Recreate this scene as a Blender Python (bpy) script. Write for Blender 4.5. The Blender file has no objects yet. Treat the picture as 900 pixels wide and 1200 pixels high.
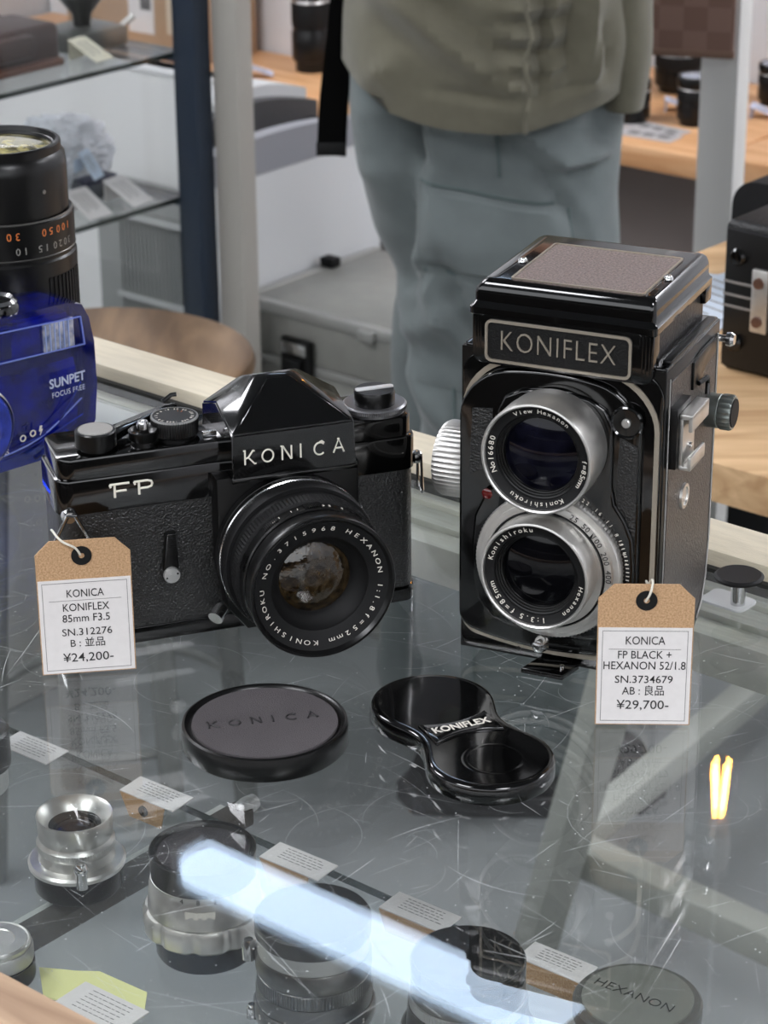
import bpy, bmesh, math, random
from math import sin, cos, pi, radians as R, sqrt, atan2
from mathutils import Vector, Matrix, noise
random.seed(7)
SC = bpy.context.scene
COL = SC.collection

# ------------------------------------------------------------ camera, world, light, exposure
H = .4175
FPX, PITCH, ROLL = 2859.3, R(23.1475), R(-.4868)
cd = bpy.data.cameras.new('camera'); cam = bpy.data.objects.new('camera', cd); COL.objects.link(cam)
fw = Vector((0, cos(PITCH), -sin(PITCH))); rt = Vector((1, 0, 0)); up = rt.cross(fw)
r2 = rt*cos(ROLL)+up*sin(ROLL); u2 = -rt*sin(ROLL)+up*cos(ROLL)
M = Matrix((r2, u2, -fw)).transposed().to_4x4(); M.translation = (0, 0, H)
cam.matrix_world = M
cd.sensor_fit = 'VERTICAL'; cd.sensor_height = 24; cd.lens = FPX*24/1200; cd.clip_start = .02
cd.dof.use_dof = True; cd.dof.focus_distance = .93; cd.dof.aperture_fstop = cd.lens/2.6
SC.camera = cam
w = bpy.data.worlds.new('world'); SC.world = w; w.use_nodes = True
w.node_tree.nodes['Background'].inputs[0].default_value = (.93, .96, 1, 1)
w.node_tree.nodes['Background'].inputs[1].default_value = 2.6
SC.view_settings.view_transform = 'Standard'; SC.view_settings.look = 'None'
SC.view_settings.exposure = .0; SC.view_settings.gamma = 1; SC.view_settings.use_curve_mapping = False
TUBE_POWER = 9.5
PANEL_POWER = 24.0
FLOOR, CEIL = -.97, 1.55
YAW = -.7014
CX, CY = cos(YAW), sin(YAW)
def Wd(x, y, z=0):            # room frame (aligned with the glass case) -> world
    return Vector((x*CX-y*CY, 1.0743+x*CY+y*CX, z))
ROOM = Matrix.Translation((0, 1.0743, 0)) @ Matrix.Rotation(YAW, 4, 'Z')

# ------------------------------------------------------------ materials
def lin(c):
    return tuple(((v/255)/12.92 if v/255 <= .04045 else (((v/255)+.055)/1.055)**2.4) for v in c)+(1,)
def nd(t, ty, **k):
    n = t.nodes.new(ty)
    for a, b in k.items(): setattr(n, a, b)
    return n
MATS = {}
def mat(name, rgb, rough=.5, metal=0, spec=.5, coat=0, var=0, vscale=30, bump=0, bscale=200, stretch=None, emit=None, ev=1, trans=0, rgb2=None, voro=False, alpha=1, sheen=0, sub=0):
    if name in MATS: return MATS[name]
    m = bpy.data.materials.new(name); m.use_nodes = True; t = m.node_tree; b = t.nodes['Principled BSDF']
    b.inputs['Base Color'].default_value = lin(rgb); b.inputs['Roughness'].default_value = rough
    b.inputs['Metallic'].default_value = metal; b.inputs['Specular IOR Level'].default_value = spec
    b.inputs['Coat Weight'].default_value = coat; b.inputs['Coat Roughness'].default_value = .05
    b.inputs['Transmission Weight'].default_value = trans; b.inputs['Alpha'].default_value = alpha
    b.inputs['Sheen Weight'].default_value = sheen; b.inputs['Subsurface Weight'].default_value = sub; b.inputs['Subsurface Radius'].default_value=(.01,.005,.003)
    tc = nd(t, 'ShaderNodeTexCoord'); mp = nd(t, 'ShaderNodeMapping'); t.links.new(tc.outputs['Object'], mp.inputs[0])
    if stretch: mp.inputs['Scale'].default_value = stretch
    if var or rgb2:
        n = nd(t, 'ShaderNodeTexNoise'); n.inputs['Scale'].default_value = vscale; n.inputs['Detail'].default_value = 5
        t.links.new(mp.outputs[0], n.inputs[0])
        rp = nd(t, 'ShaderNodeValToRGB'); rp.color_ramp.elements[0].position = .35; rp.color_ramp.elements[1].position = .65
        a = lin(rgb)
        rp.color_ramp.elements[0].color = tuple(min(1, c*(1-var)) for c in a[:3])+(1,)
        rp.color_ramp.elements[1].color = lin(rgb2) if rgb2 else tuple(min(1, c*(1+var)) for c in a[:3])+(1,)
        t.links.new(n.outputs[0], rp.inputs[0]); t.links.new(rp.outputs[0], b.inputs['Base Color'])
    if bump:
        n2 = nd(t, 'ShaderNodeTexVoronoi' if voro else 'ShaderNodeTexNoise'); n2.inputs['Scale'].default_value = bscale
        t.links.new(mp.outputs[0], n2.inputs[0]); bp = nd(t, 'ShaderNodeBump'); bp.inputs['Strength'].default_value = bump; bp.inputs['Distance'].default_value = .0006
        t.links.new(n2.outputs[0], bp.inputs['Height']); t.links.new(bp.outputs[0], b.inputs['Normal'])
    if emit: b.inputs['Emission Color'].default_value = lin(emit); b.inputs['Emission Strength'].default_value = ev
    MATS[name] = m; return m

def glass_mat(name, tint=(.93, .96, .95), rough=.0, scratch=False, dust=0, f0=.04):
    """thin pane: light passes straight through, Fresnel reflection on top; worn glass carries scratches and dust"""
    m = bpy.data.materials.new(name); m.use_nodes = True; t = m.node_tree; t.nodes.clear(); L = t.links.new
    out = nd(t, 'ShaderNodeOutputMaterial'); tr = nd(t, 'ShaderNodeBsdfTransparent'); tr.inputs[0].default_value = tint+(1,)
    gl = nd(t, 'ShaderNodeBsdfGlossy'); gl.inputs['Roughness'].default_value = rough
    g = nd(t, 'ShaderNodeNewGeometry'); dt = nd(t, 'ShaderNodeVectorMath', operation='DOT_PRODUCT'); L(g.outputs['Normal'], dt.inputs[0]); L(g.outputs['Incoming'], dt.inputs[1])
    ab = nd(t, 'ShaderNodeMath', operation='ABSOLUTE'); L(dt.outputs['Value'], ab.inputs[0])
    om = nd(t, 'ShaderNodeMath', operation='SUBTRACT'); om.inputs[0].default_value = 1; L(ab.outputs[0], om.inputs[1])
    pw = nd(t, 'ShaderNodeMath', operation='POWER'); L(om.outputs[0], pw.inputs[0]); pw.inputs[1].default_value = 5
    ma = nd(t, 'ShaderNodeMath', operation='MULTIPLY_ADD'); L(pw.outputs[0], ma.inputs[0]); ma.inputs[1].default_value = 1-f0; ma.inputs[2].default_value = f0
    mx = nd(t, 'ShaderNodeMixShader'); L(ma.outputs[0], mx.inputs[0]); L(tr.outputs[0], mx.inputs[1]); L(gl.outputs[0], mx.inputs[2])
    last = mx
    if scratch or dust:
        tc = nd(t, 'ShaderNodeTexCoord'); masks = []
        def field(scale, st, rot, width, cut, dist=0.6):
            mp = nd(t, 'ShaderNodeMapping'); mp.inputs['Scale'].default_value = st; mp.inputs['Rotation'].default_value = (0, 0, rot); L(tc.outputs['Object'], mp.inputs[0])
            n = nd(t, 'ShaderNodeTexNoise'); n.inputs['Scale'].default_value = scale; n.inputs['Detail'].default_value = 0; n.inputs['Distortion'].default_value = dist; L(mp.outputs[0], n.inputs[0])
            s = nd(t, 'ShaderNodeMath', operation='SUBTRACT'); L(n.outputs[0], s.inputs[0]); s.inputs[1].default_value = .5
            a = nd(t, 'ShaderNodeMath', operation='ABSOLUTE'); L(s.outputs[0], a.inputs[0])
            lt = nd(t, 'ShaderNodeMath', operation='LESS_THAN'); L(a.outputs[0], lt.inputs[0]); lt.inputs[1].default_value = width
            n3 = nd(t, 'ShaderNodeTexNoise'); n3.inputs['Scale'].default_value = 38+scale; L(tc.outputs['Object'], n3.inputs[0])
            gt = nd(t, 'ShaderNodeMath', operation='GREATER_THAN'); L(n3.outputs[0], gt.inputs[0]); gt.inputs[1].default_value = cut
            mu = nd(t, 'ShaderNodeMath', operation='MULTIPLY'); L(lt.outputs[0], mu.inputs[0]); L(gt.outputs[0], mu.inputs[1]); masks.append(mu)
        if scratch:
            field(60, (1, .12, 1), .5, .0024, .62, .2); field(55, (1, .10, 1), 2.0, .0022, .62, .2); field(70, (1, .08, 1), 1.2, .0018, .62, .2); field(30, (1, 1, 1), 0, .0011, .64, .3); field(75, (1, .07, 1), 2.7, .0018, .63, .2)
        v = nd(t, 'ShaderNodeTexVoronoi'); v.inputs['Scale'].default_value = 330; L(tc.outputs['Object'], v.inputs[0])
        lv = nd(t, 'ShaderNodeMath', operation='LESS_THAN'); L(v.outputs['Distance'], lv.inputs[0]); lv.inputs[1].default_value = .085
        sp = nd(t, 'ShaderNodeSeparateColor'); L(v.outputs['Color'], sp.inputs[0])
        gv = nd(t, 'ShaderNodeMath', operation='GREATER_THAN'); L(sp.outputs[0], gv.inputs[0]); gv.inputs[1].default_value = .8
        mv = nd(t, 'ShaderNodeMath', operation='MULTIPLY'); L(lv.outputs[0], mv.inputs[0]); L(gv.outputs[0], mv.inputs[1]); masks.append(mv)
        acc = masks[0]
        for k in masks[1:]:
            a = nd(t, 'ShaderNodeMath', operation='MAXIMUM'); L(acc.outputs[0], a.inputs[0]); L(k.outputs[0], a.inputs[1]); acc = a
        sc = nd(t, 'ShaderNodeMath', operation='MULTIPLY_ADD'); L(acc.outputs[0], sc.inputs[0]); sc.inputs[1].default_value = .42; sc.inputs[2].default_value = dust
        df = nd(t, 'ShaderNodeBsdfDiffuse'); df.inputs[0].default_value = (.85, .87, .87, 1)
        m2 = nd(t, 'ShaderNodeMixShader'); L(sc.outputs[0], m2.inputs[0]); L(mx.outputs[0], m2.inputs[1]); L(df.outputs[0], m2.inputs[2]); last = m2
    L(last.outputs[0], out.inputs[0]); MATS[name] = m; return m

def wood_mat(name, a, b, sc=(1, 12, 12), scale=6, rough=.5):
    m = bpy.data.materials.new(name); m.use_nodes = True; t = m.node_tree; p = t.nodes['Principled BSDF']; L = t.links.new
    p.inputs['Roughness'].default_value = rough
    tc = nd(t, 'ShaderNodeTexCoord'); mp = nd(t, 'ShaderNodeMapping'); mp.inputs['Scale'].default_value = sc; L(tc.outputs['Object'], mp.inputs[0])
    n = nd(t, 'ShaderNodeTexNoise'); n.inputs['Scale'].default_value = scale; n.inputs['Detail'].default_value = 8; n.inputs['Distortion'].default_value = .6; L(mp.outputs[0], n.inputs[0])
    rp = nd(t, 'ShaderNodeValToRGB'); rp.color_ramp.elements[0].position = .36; rp.color_ramp.elements[1].position = .66
    rp.color_ramp.elements[0].color = lin(a); rp.color_ramp.elements[1].color = lin(b); L(n.outputs[0], rp.inputs[0]); L(rp.outputs[0], p.inputs['Base Color'])
    MATS[name] = m; return m

BLK = mat('gloss_black_paint', (5, 5, 5), .10, spec=.45, coat=.35, bump=.05, bscale=90)
BLK2 = mat('satin_black_metal', (7, 7, 7), .30, spec=.38)
BLK3 = mat('matte_black', (9, 9, 10), .6, spec=.3)
LTH = mat('black_leatherette', (14, 14, 14), .36, spec=.75, bump=1, bscale=1250)
LTH2 = mat('brown_black_leatherette', (50, 43, 39), .42, spec=.9, bump=.8, bscale=1100, var=.35, vscale=600)  # brown-black, with the base lightened to carry grazing sheen
LIDL = mat('sheen_taupe_leather', (116, 102, 98), .40, spec=.6, bump=1, bscale=1500, var=.5, vscale=1100)  # ceiling sheen on the lid is put into the lightened leather colour
CHR = mat('chrome', (205, 205, 205), .16, metal=1)
SIL = mat('satin_silver', (204, 202, 198), .36, metal=.9, var=.10, vscale=90)
SIL2 = mat('brushed_aluminium', (192, 192, 190), .42, metal=.8, bump=.2, bscale=300, stretch=(1, 20, 20))
FRM = mat('silver_frame_line', (176, 168, 154), .35, metal=.7)
WPL = mat('patch_white', (222, 222, 222), .4)
WHT = mat('white_engraving', (215, 210, 200), .5)
GRYL = mat('grey_engraving', (130, 128, 122), .5)
CREAM_L = mat('cream_lettering', (228, 224, 210), .45)
INK = mat('black_ink', (38, 36, 36), .7)
INKG = mat('grey_ink', (120, 118, 116), .7)
RED = mat('red_dot_paint', (190, 70, 50), .4)
REDG = mat('ruby_plastic', (86, 8, 8), .1, coat=.5)
ORG = mat('orange_engraving', (200, 110, 50), .5)
KRAFT = mat('kraft_card', (168, 132, 96), .85, var=.10, vscale=1500, bump=.3, bscale=1500, rgb2=(196, 160, 122))
PAPER = mat('white_paper', (216, 212, 210), .8, var=.02, vscale=300)
STRING = mat('cotton_string', (226, 222, 208), .9, bump=1, bscale=2000)
CAPD = mat('cap_disc_grey_plastic', (78, 74, 76), .5, spec=.4, bump=.7, bscale=2200, var=.08, vscale=60)
GLS = glass_mat('worn_counter_glass', (.95, .965, .96), 0, False, .006, .055)
GLS2 = glass_mat('shelf_glass', (.95, .965, .96), .22, False, .02, .03)
GEDGE = mat('green_glass_edge', (40, 50, 46), .3, spec=.3)
GCLR = glass_mat('clear_bulb_glass', (.97, .97, .97), 0, f0=.05)
WALLM = mat('white_painted_wall', (214, 214, 216), .85, var=.03, vscale=3)
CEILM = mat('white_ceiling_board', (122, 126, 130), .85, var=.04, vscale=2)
FLOORM = mat('grey_concrete_floor', (138, 141, 142), .6, var=.10, vscale=4)
CREAMW = mat('cream_painted_wood', (208, 198, 176), .55, var=.06, vscale=40, bump=.3, bscale=200, stretch=(1, 8, 8))
WALN = wood_mat('walnut_wood', (104, 80, 58), (156, 126, 96), (6, 1, 6), 5, .4)
OAK = wood_mat('light_oak_wood', (176, 140, 100), (212, 178, 136), (1, 10, 10), 6, .5)
BIRCH = wood_mat('orange_birch_board', (206, 152, 104), (226, 178, 132), (1, 10, 10), 5, .5)
FRW = wood_mat('tan_frame_wood', (150, 122, 98), (184, 156, 128), (1, 14, 14), 8, .5)

# ------------------------------------------------------------ mesh helpers
def NB(): return bmesh.new()
def link(name, me, m, parent=None, smooth=True, label=None, kind=None):
    if smooth:
        for p in me.polygons: p.use_smooth = True
        try: me.set_sharp_from_angle(angle=R(38))
        except Exception: pass
    if m is not None and not me.materials: me.materials.append(m)
    o = bpy.data.objects.new(name, me); COL.objects.link(o)
    if parent is not None: o.parent = parent
    if label: o['label'] = label
    if kind: o['kind'] = kind
    return o
def ob(name, bm, m, parent=None, **k):
    bmesh.ops.recalc_face_normals(bm, faces=bm.faces)
    me = bpy.data.meshes.new(name); bm.to_mesh(me); bm.free()
    return link(name, me, m, parent, **k)
def thing(name, label, cat, loc=(0, 0, 0), rz=0, group=None):
    o = bpy.data.objects.new(name, None); COL.objects.link(o); o.empty_display_size = .02
    o.location = loc; o.rotation_euler = (0, 0, rz); o['label'] = label; o['category'] = cat
    if group: o['group'] = group
    return o
def tag(o, label, cat, group=None):
    o['label'] = label; o['category'] = cat
    if group: o['group'] = group
    return o
def struct(o): o['kind'] = 'structure'; return o
def box(bm, x0, x1, y0, y1, z0, z1, bev=0, seg=2):
    r = bmesh.ops.create_cube(bm, size=1); vs = r['verts']
    for v in vs:
        v.co = Vector(((x0+x1)/2+v.co.x*(x1-x0), (y0+y1)/2+v.co.y*(y1-y0), (z0+z1)/2+v.co.z*(z1-z0)))
    if bev:
        es = list({e for v in vs for e in v.link_edges})
        bmesh.ops.bevel(bm, geom=es, offset=bev, segments=seg, affect='EDGES', profile=.5)
    return vs
def bx(*a, bev=0, seg=2):
    bm = NB(); box(bm, *a, bev=bev, seg=seg); return bm
def rrect(x0, x1, y0, y1, r, n=5):
    if not isinstance(r, (list, tuple)): r = [r]*4
    pts = []
    for (cx, cy, a0), rr in zip((((x1, y1), (0), 0), ((x0, y1), 0, 90), ((x0, y0), 0, 180), ((x1, y0), 0, 270)) and ((x1, y1, 0), (x0, y1, 90), (x0, y0, 180), (x1, y0, 270)), r):
        ox = cx-rr if cx == x1 else cx+rr; oy = cy-rr if cy == y1 else cy+rr
        if rr <= 0: pts.append((cx, cy)); continue
        for i in range(n+1):
            a = R(a0+90*i/n); pts.append((ox+rr*cos(a), oy+rr*sin(a)))
    return pts
AX = {'z': lambda a, b, h: (a, b, h), 'y': lambda a, b, h: (a, h, b), 'x': lambda a, b, h: (h, a, b)}
def prism(bm, pts, h0, h1, ax='z', bev=0, taper=1.0, seg=2):
    f = AX[ax]; cx = sum(p[0] for p in pts)/len(pts); cy = sum(p[1] for p in pts)/len(pts)
    lo = [bm.verts.new(f(p[0], p[1], h0)) for p in pts]
    hi = [bm.verts.new(f(cx+(p[0]-cx)*taper, cy+(p[1]-cy)*taper, h1)) for p in pts]
    n = len(pts); fs = [bm.faces.new(lo), bm.faces.new(hi)]
    for i in range(n): fs.append(bm.faces.new((lo[i], lo[(i+1) % n], hi[(i+1) % n], hi[i])))
    if bev:
        es = list(fs[1].edges)
        bmesh.ops.recalc_face_normals(bm, faces=fs)
        bmesh.ops.bevel(bm, geom=es, offset=bev, segments=seg, affect='EDGES', profile=.5)
    return fs
def pr(pts, h0, h1, ax='z', bev=0, taper=1.0, seg=2):
    bm = NB(); prism(bm, pts, h0, h1, ax, bev, taper, seg); return bm
def frame_ring(pts, inner, h0, h1, ax='y'):
    bm = NB(); f = AX[ax]; n = len(pts)
    A = [bm.verts.new(f(p[0], p[1], h0)) for p in pts]; B = [bm.verts.new(f(p[0], p[1], h1)) for p in pts]
    C = [bm.verts.new(f(p[0], p[1], h0)) for p in inner]; D = [bm.verts.new(f(p[0], p[1], h1)) for p in inner]
    for i in range(n):
        j = (i+1) % n
        bm.faces.new((A[i], A[j], B[j], B[i])); bm.faces.new((C[i], C[j], D[j], D[i])); bm.faces.new((B[i], B[j], D[j], D[i])); bm.faces.new((A[i], A[j], C[j], C[i]))
    return bm
def lathe(bm, prof, c=(0, 0, 0), ax='z', n=64, knurl=None):
    """prof: (radius, height) list; ax 'z' up, '-y' towards the front, 'x' to the right. knurl=(i0,i1,count,depth)"""
    cx, cy, cz = c; rows = []
    def P(r, h, a):
        u, v = r*cos(a), r*sin(a)
        if ax == 'z': return (cx+u, cy+v, cz+h)
        if ax == '-y': return (cx+u, cy-h, cz+v)
        if ax == 'x': return (cx+h, cy+u, cz+v)
        if ax == '-x': return (cx-h, cy+u, cz+v)
    N = n if not knurl else knurl[2]*2
    for k, (r, h) in enumerate(prof):
        if r < 1e-7: rows.append([bm.verts.new(P(0, h, 0))]); continue
        row = []
        for i in range(N):
            rr = r
            if knurl and knurl[0] <= k <= knurl[1] and i % 2: rr = r-knurl[3]
            row.append(bm.verts.new(P(rr, h, 2*pi*i/N)))
        rows.append(row)
    for a, b in zip(rows, rows[1:]):
        if len(a) == 1 and len(b) == 1: continue
        for i in range(N):
            j = (i+1) % N
            if len(a) == 1: bm.faces.new((a[0], b[i], b[j]))
            elif len(b) == 1: bm.faces.new((a[i], a[j], b[0]))
            else: bm.faces.new((a[i], a[j], b[j], b[i]))
    return bm
def la(prof, c=(0, 0, 0), ax='z', n=64, knurl=None): return lathe(NB(), prof, c, ax, n, knurl)
def tube(bm, pts, r, n=8, closed=False, rads=None):
    P = [Vector(p) for p in pts]; N = len(P); rows = []; prev = None
    for i, p in enumerate(P):
        a = P[(i-1) % N] if (i or closed) else p; b = P[(i+1) % N] if (i < N-1 or closed) else p
        d = (b-a).normalized()
        if prev is None: prev = d.orthogonal().normalized()
        u = (prev-d*prev.dot(d)).normalized(); prev = u; v = d.cross(u); rr = rads[i] if rads else r
        rows.append([bm.verts.new(p+(u*cos(2*pi*k/n)+v*sin(2*pi*k/n))*rr) for k in range(n)])
    for i in range(N if closed else N-1):
        a, b = rows[i], rows[(i+1) % N]
        for k in range(n): bm.faces.new((a[k], a[(k+1) % n], b[(k+1) % n], b[k]))
    if not closed: bm.faces.new(rows[0]); bm.faces.new(rows[-1][::-1])
    return bm
def tb(pts, r, n=8, closed=False, rads=None): return tube(NB(), pts, r, n, closed, rads)
def smoothpath(pts, k=6):
    P = [Vector(p) for p in pts]; out = []
    for i in range(len(P)-1):
        p0, p1, p2, p3 = P[max(i-1, 0)], P[i], P[i+1], P[min(i+2, len(P)-1)]
        for j in range(k):
            t = j/k; out.append(.5*((2*p1)+(p2-p0)*t+(2*p0-5*p1+4*p2-p3)*t*t+(3*p1-p0-3*p2+p3)*t**3))
    return out+[P[-1]]

# ------------------------------------------------------------ lettering (flat print, Blender's own font)
def text_mesh(s, size, extrude=.00005, bold=0, spacing=1.0, align='CENTER'):
    c = bpy.data.curves.new('t', 'FONT'); c.body = s; c.size = 1; c.extrude = extrude/size; c.offset = bold/size; c.space_character = spacing
    c.align_x = align; c.align_y = 'CENTER'; c.resolution_u = 3
    o = bpy.data.objects.new('t', c); COL.objects.link(o)
    dg = bpy.context.evaluated_depsgraph_get(); dg.update()
    me = bpy.data.meshes.new_from_object(o.evaluated_get(dg)); bpy.data.objects.remove(o); bpy.data.curves.remove(c)
    me.materials.clear(); me.transform(Matrix.Scale(size, 4))
    return me
def text(s, size, m, parent, M4, name='lettering', **k):
    me = text_mesh(s, size, **k); me.transform(M4); return link(name, me, m, parent, smooth=False)
def basis(o, xa, ya, sx=1, sy=1):   # text x axis -> xa, text y axis -> ya
    xa = Vector(xa).normalized(); ya = Vector(ya).normalized(); za = xa.cross(ya)
    return Matrix.Translation(o) @ Matrix((xa*sx, ya*sy, za)).transposed().to_4x4()
def on_front(x, y, z, sx=1, sy=1, rot=0):   # on a plane facing -y
    return basis((x, y, z), (cos(rot), 0, sin(rot)), (-sin(rot), 0, cos(rot)), sx, sy)
GL = {}
def glyph(ch, size, bold):
    k = (ch, round(size, 5), bold)
    if k not in GL: GL[k] = text_mesh(ch, size, bold=bold)
    return GL[k]
def ring_text(s, r, size, a_start, a_step, c, m, parent, ax='-y', sx=1, bold=0, name='lettering', cone=0, inward=False, cyl=False, flip=False):
    """letters round a ring. flat face facing -y (ax '-y') or +z (ax 'z'); cyl: round a cylinder's wall. angles in degrees, letters run clockwise as seen."""
    bm = NB()
    for i, ch in enumerate(s):
        if ch == ' ': continue
        a = R(a_start-a_step*i) if not cyl else R(a_start+a_step*i)
        g = glyph(ch, size, bold)
        rad = Vector((cos(a), 0, sin(a))) if ax == '-y' else Vector((cos(a), sin(a), 0))
        tan = Vector((sin(a), 0, -cos(a))) if ax == '-y' else Vector((sin(a), -cos(a), 0))
        nrm = Vector((0, -1, 0)) if ax == '-y' else Vector((0, 0, 1))
        if cyl: xa, ya, za = -tan, nrm, rad          # letters stand on the wall of the cylinder
        else:
            nn = (nrm-rad*cone).normalized(); xa = tan; ya = nn.cross(xa); za = nn
        if cyl and ax == '-y': xa = tan if not flip else -tan; ya = nrm if not flip else -nrm; xa = ya.cross(rad)
        if cyl and ax == 'z' and flip: ya = -nrm; xa = ya.cross(rad)
        M4 = Matrix.Translation(Vector(c)+rad*r) @ Matrix((xa*sx, ya, za)).transposed().to_4x4()
        me = g.copy(); me.transform(M4); bm.from_mesh(me); bpy.data.meshes.remove(me)
    me = bpy.data.meshes.new(name); bm.to_mesh(me); bm.free()
    return link(name, me, m, parent, smooth=False)
# ================================================================ ROOM
def room(o): o.matrix_world = ROOM; return o
room(struct(ob('floor', bx(-2.7, 3, -3.5, 2.85, FLOOR-.05, FLOOR), FLOORM)))
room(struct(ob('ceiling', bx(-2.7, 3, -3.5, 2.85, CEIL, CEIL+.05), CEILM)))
room(struct(ob('wall_back', bx(-2.7, 3, 2.75, 2.85, FLOOR, CEIL), WALLM)))
room(struct(ob('wall_left', bx(-2.8, -2.7, -3.5, 2.85, FLOOR, CEIL), WALLM)))
room(struct(ob('wall_right', bx(2.5, 2.6, -1.2, 2.85, FLOOR, CEIL), WALLM)))
room(struct(ob('wall_front', bx(-2.7, 3, -3.55, -3.5, FLOOR, .45), mat('grey_front_wall', (46, 44, 42), .8))))
room(struct(ob('wall_side', bx(3.0, 3.05, -3.55, 2.85, FLOOR, .45), MATS['grey_front_wall'])))
room(struct(ob('baseboard_back', bx(-2.7, 2.5, 2.73, 2.75, FLOOR, FLOOR+.08), mat('grey_baseboard', (120, 118, 116), .6))))

# unseen dark cabinets, added to darken the reflections in the black cameras
for k, (cx_, cy_, lb_) in enumerate(((-1.55, -1.75, 'unseen dark brown cabinet added to darken reflections, on the showcase side'), (.35, -2.1, 'unseen dark brown cabinet added to darken reflections, straight behind the photographer'), (1.90, -2.1, 'unseen dark brown cabinet added to darken reflections, on the table side'))):
    t = thing('added_dark_cabinet', lb_, 'cabinet', Wd(cx_, cy_, FLOOR), YAW+(.0, .0, .9)[k])
    DC = mat('dark_brown_cabinet', (36, 30, 27), .6)
    ob('cabinet_body', bx(-.7, .7, -.25, .25, 0, .95, bev=.004), DC, t)
    for q in range(3):
        d_ = ob('door', bx(-.69+.465*q, -.235+.465*q, .25, .268, .04, .92, bev=.003), DC, t); ob('handle', bx(-.28+.465*q, -.265+.465*q, .268, .285, .45, .60, bev=.003), SIL, d_)
# ceiling lamps: the mirrored tube, then unseen panels added as fill light
LAMP = mat('lit_tube', (230, 240, 255), .3, emit=(205, 228, 255), ev=TUBE_POWER)
LAMPW = mat('lit_fill_panel', (248, 250, 255), .3, emit=(248, 249, 254), ev=PANEL_POWER)
HOUS = mat('white_lamp_housing', (205, 205, 205), .5)
def tube_lamp(p, q, r, label, m=LAMP):
    p, q = Vector(p), Vector(q); L = (q-p).length; d = q-p
    t = thing('tube_lamp', label, 'ceiling lamp', (p+q)/2, atan2(d.y, d.x), None)
    ob('housing', bx(-L/2-.02, L/2+.02, -.035, .035, .035, CEIL-p.z, bev=.004), HOUS, t)
    bm = NB(); box(bm, -L/2, L/2, -r, r, -r*.5, .034, bev=r*.45, seg=3); ob('lamp_tube', bm, m, t)
    for s in (-1, 1): ob('end_cap', bx(min(s*L/2, s*(L/2+.018)), max(s*L/2, s*(L/2+.018)), -.03, .03, -.02, .036, bev=.004), HOUS, t)
    return t
tube_lamp((-.286, 3.10, 1.45), (.245, 2.66, 1.45), .034, 'cool white tube lamp mirrored as a pale band in the counter glass')
for i, (x, y) in enumerate(((-1.6, -.4), (1.7, -.9), (-.2, -1.6), (1.6, 1.9), (-2.2, .75), (.35, 2.3))):
    p = Wd(x, y, CEIL)
    t = thing('added_fill_panel', ['added unseen fill panel above the showcase side', 'added unseen fill panel over the shop entrance side', 'added unseen fill panel behind the photographer', 'added unseen fill panel above the far shelf side', 'added unseen fill panel over the back corner by the showcase', 'added unseen fill panel near the back wall'][i], 'ceiling lamp', (p.x, p.y, CEIL), YAW, None)
    ob('frame', frame_ring(rrect(-.42, .42, -.3, .3, .01, 2), rrect(-.38, .38, -.26, .26, .01, 2), -.05, 0, 'z'), HOUS, t)
    ob('diffuser', bx(-.38, .38, -.26, .26, -.04, -.02), LAMPW, t)

# filament bulb that the glass mirrors
t = thing('filament_bulb', 'clear filament bulb hanging lit on a cord, mirrored in the counter glass', 'light bulb', (.4425, 2.83, 1.2), 0)
ob('glass_envelope', la([(.0, -.062), (.012, -.060), (.022, -.052), (.029, -.038), (.030, -.022), (.026, -.002), (.018, .018), (.0135, .032), (.0135, .040)], n=40), GCLR, t)
ob('screw_base', la([(.0, .040), (.0138, .040), (.014, .046), (.013, .05), (.0142, .054), (.013, .058), (.0142, .062), (.012, .068), (.0, .070)], n=32), mat('brass_base', (190, 150, 110), .3, metal=1), t)
FIL = mat('glowing_filament', (255, 170, 70), .3, emit=(255, 168, 62), ev=190)
for k in range(4):
    a = k*pi/2+.4
    ob('filament', tb([(.006*cos(a), .006*sin(a), .024), (.0120*cos(a), .0120*sin(a), -.046)], .0024, 8), FIL, t)
ob('stem', la([(.009, .040), (.008, .03), (.004, .02), (.0015, .012), (.0015, -.034), (0, -.035)], n=16), mat('stem_glass', (225, 220, 210), .2), t)
ob('cord', tb([(0, 0, .066), (0, 0, CEIL-1.2)], .003, 8), mat('light_cord', (200, 200, 198), .6), t)
ob('socket', la([(.0, .064), (.017, .064), (.018, .085), (.015, .115), (.004, .12), (0, .12)], n=28), mat('white_socket', (210, 208, 204), .4), t)

# ================================================================ GLASS CASE
case = thing('glass_counter', 'glass-topped display counter with cream back rail and aluminium channel', 'counter', (0, 1.0743, 0), YAW)
X0, X1, YF, YB = -.62, .80, -.46, 0.0
ob('back_rail', bx(X0, X1, -.0285, .0005, -.035, .005, bev=.0015), CREAMW, case)
ob('rail_step', bx(X0, X1, -.0315, -.0285, -.035, -.002), mat('dark_gap', (30, 30, 28), .7), case)
ALU = mat('grey_aluminium_channel', (190, 190, 180), .5, metal=.35, var=.08, vscale=60, stretch=(1, 12, 1))
bm = NB(); box(bm, X0, X1, -.040, -.0315, -.03, -.0075, bev=.0006); box(bm, X0, X1, -.054, -.0405, -.03, -.0095, bev=.0006); box(bm, X0, X1, -.068, -.0545, -.03, -.012, bev=.0006)
ob('aluminium_channel', bm, ALU, case)
ob('front_rail', bx(X0, X1, YF, -.4227, -.04, .005, bev=.002), FRW, case)
ob('side_rail', bx(X0-.03, X0, YF, .0005, -.04, .005, bev=.002), FRW, case)
ob('side_rail', bx(X1, X1+.03, YF, .0005, -.04, .005, bev=.002), FRW, case)
for px in (X0-.03, X1):
    for py in (YF, -.03): ob('corner_post', bx(px, px+.03, py, py+.03, FLOOR, -.04), FRW, case)
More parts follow.
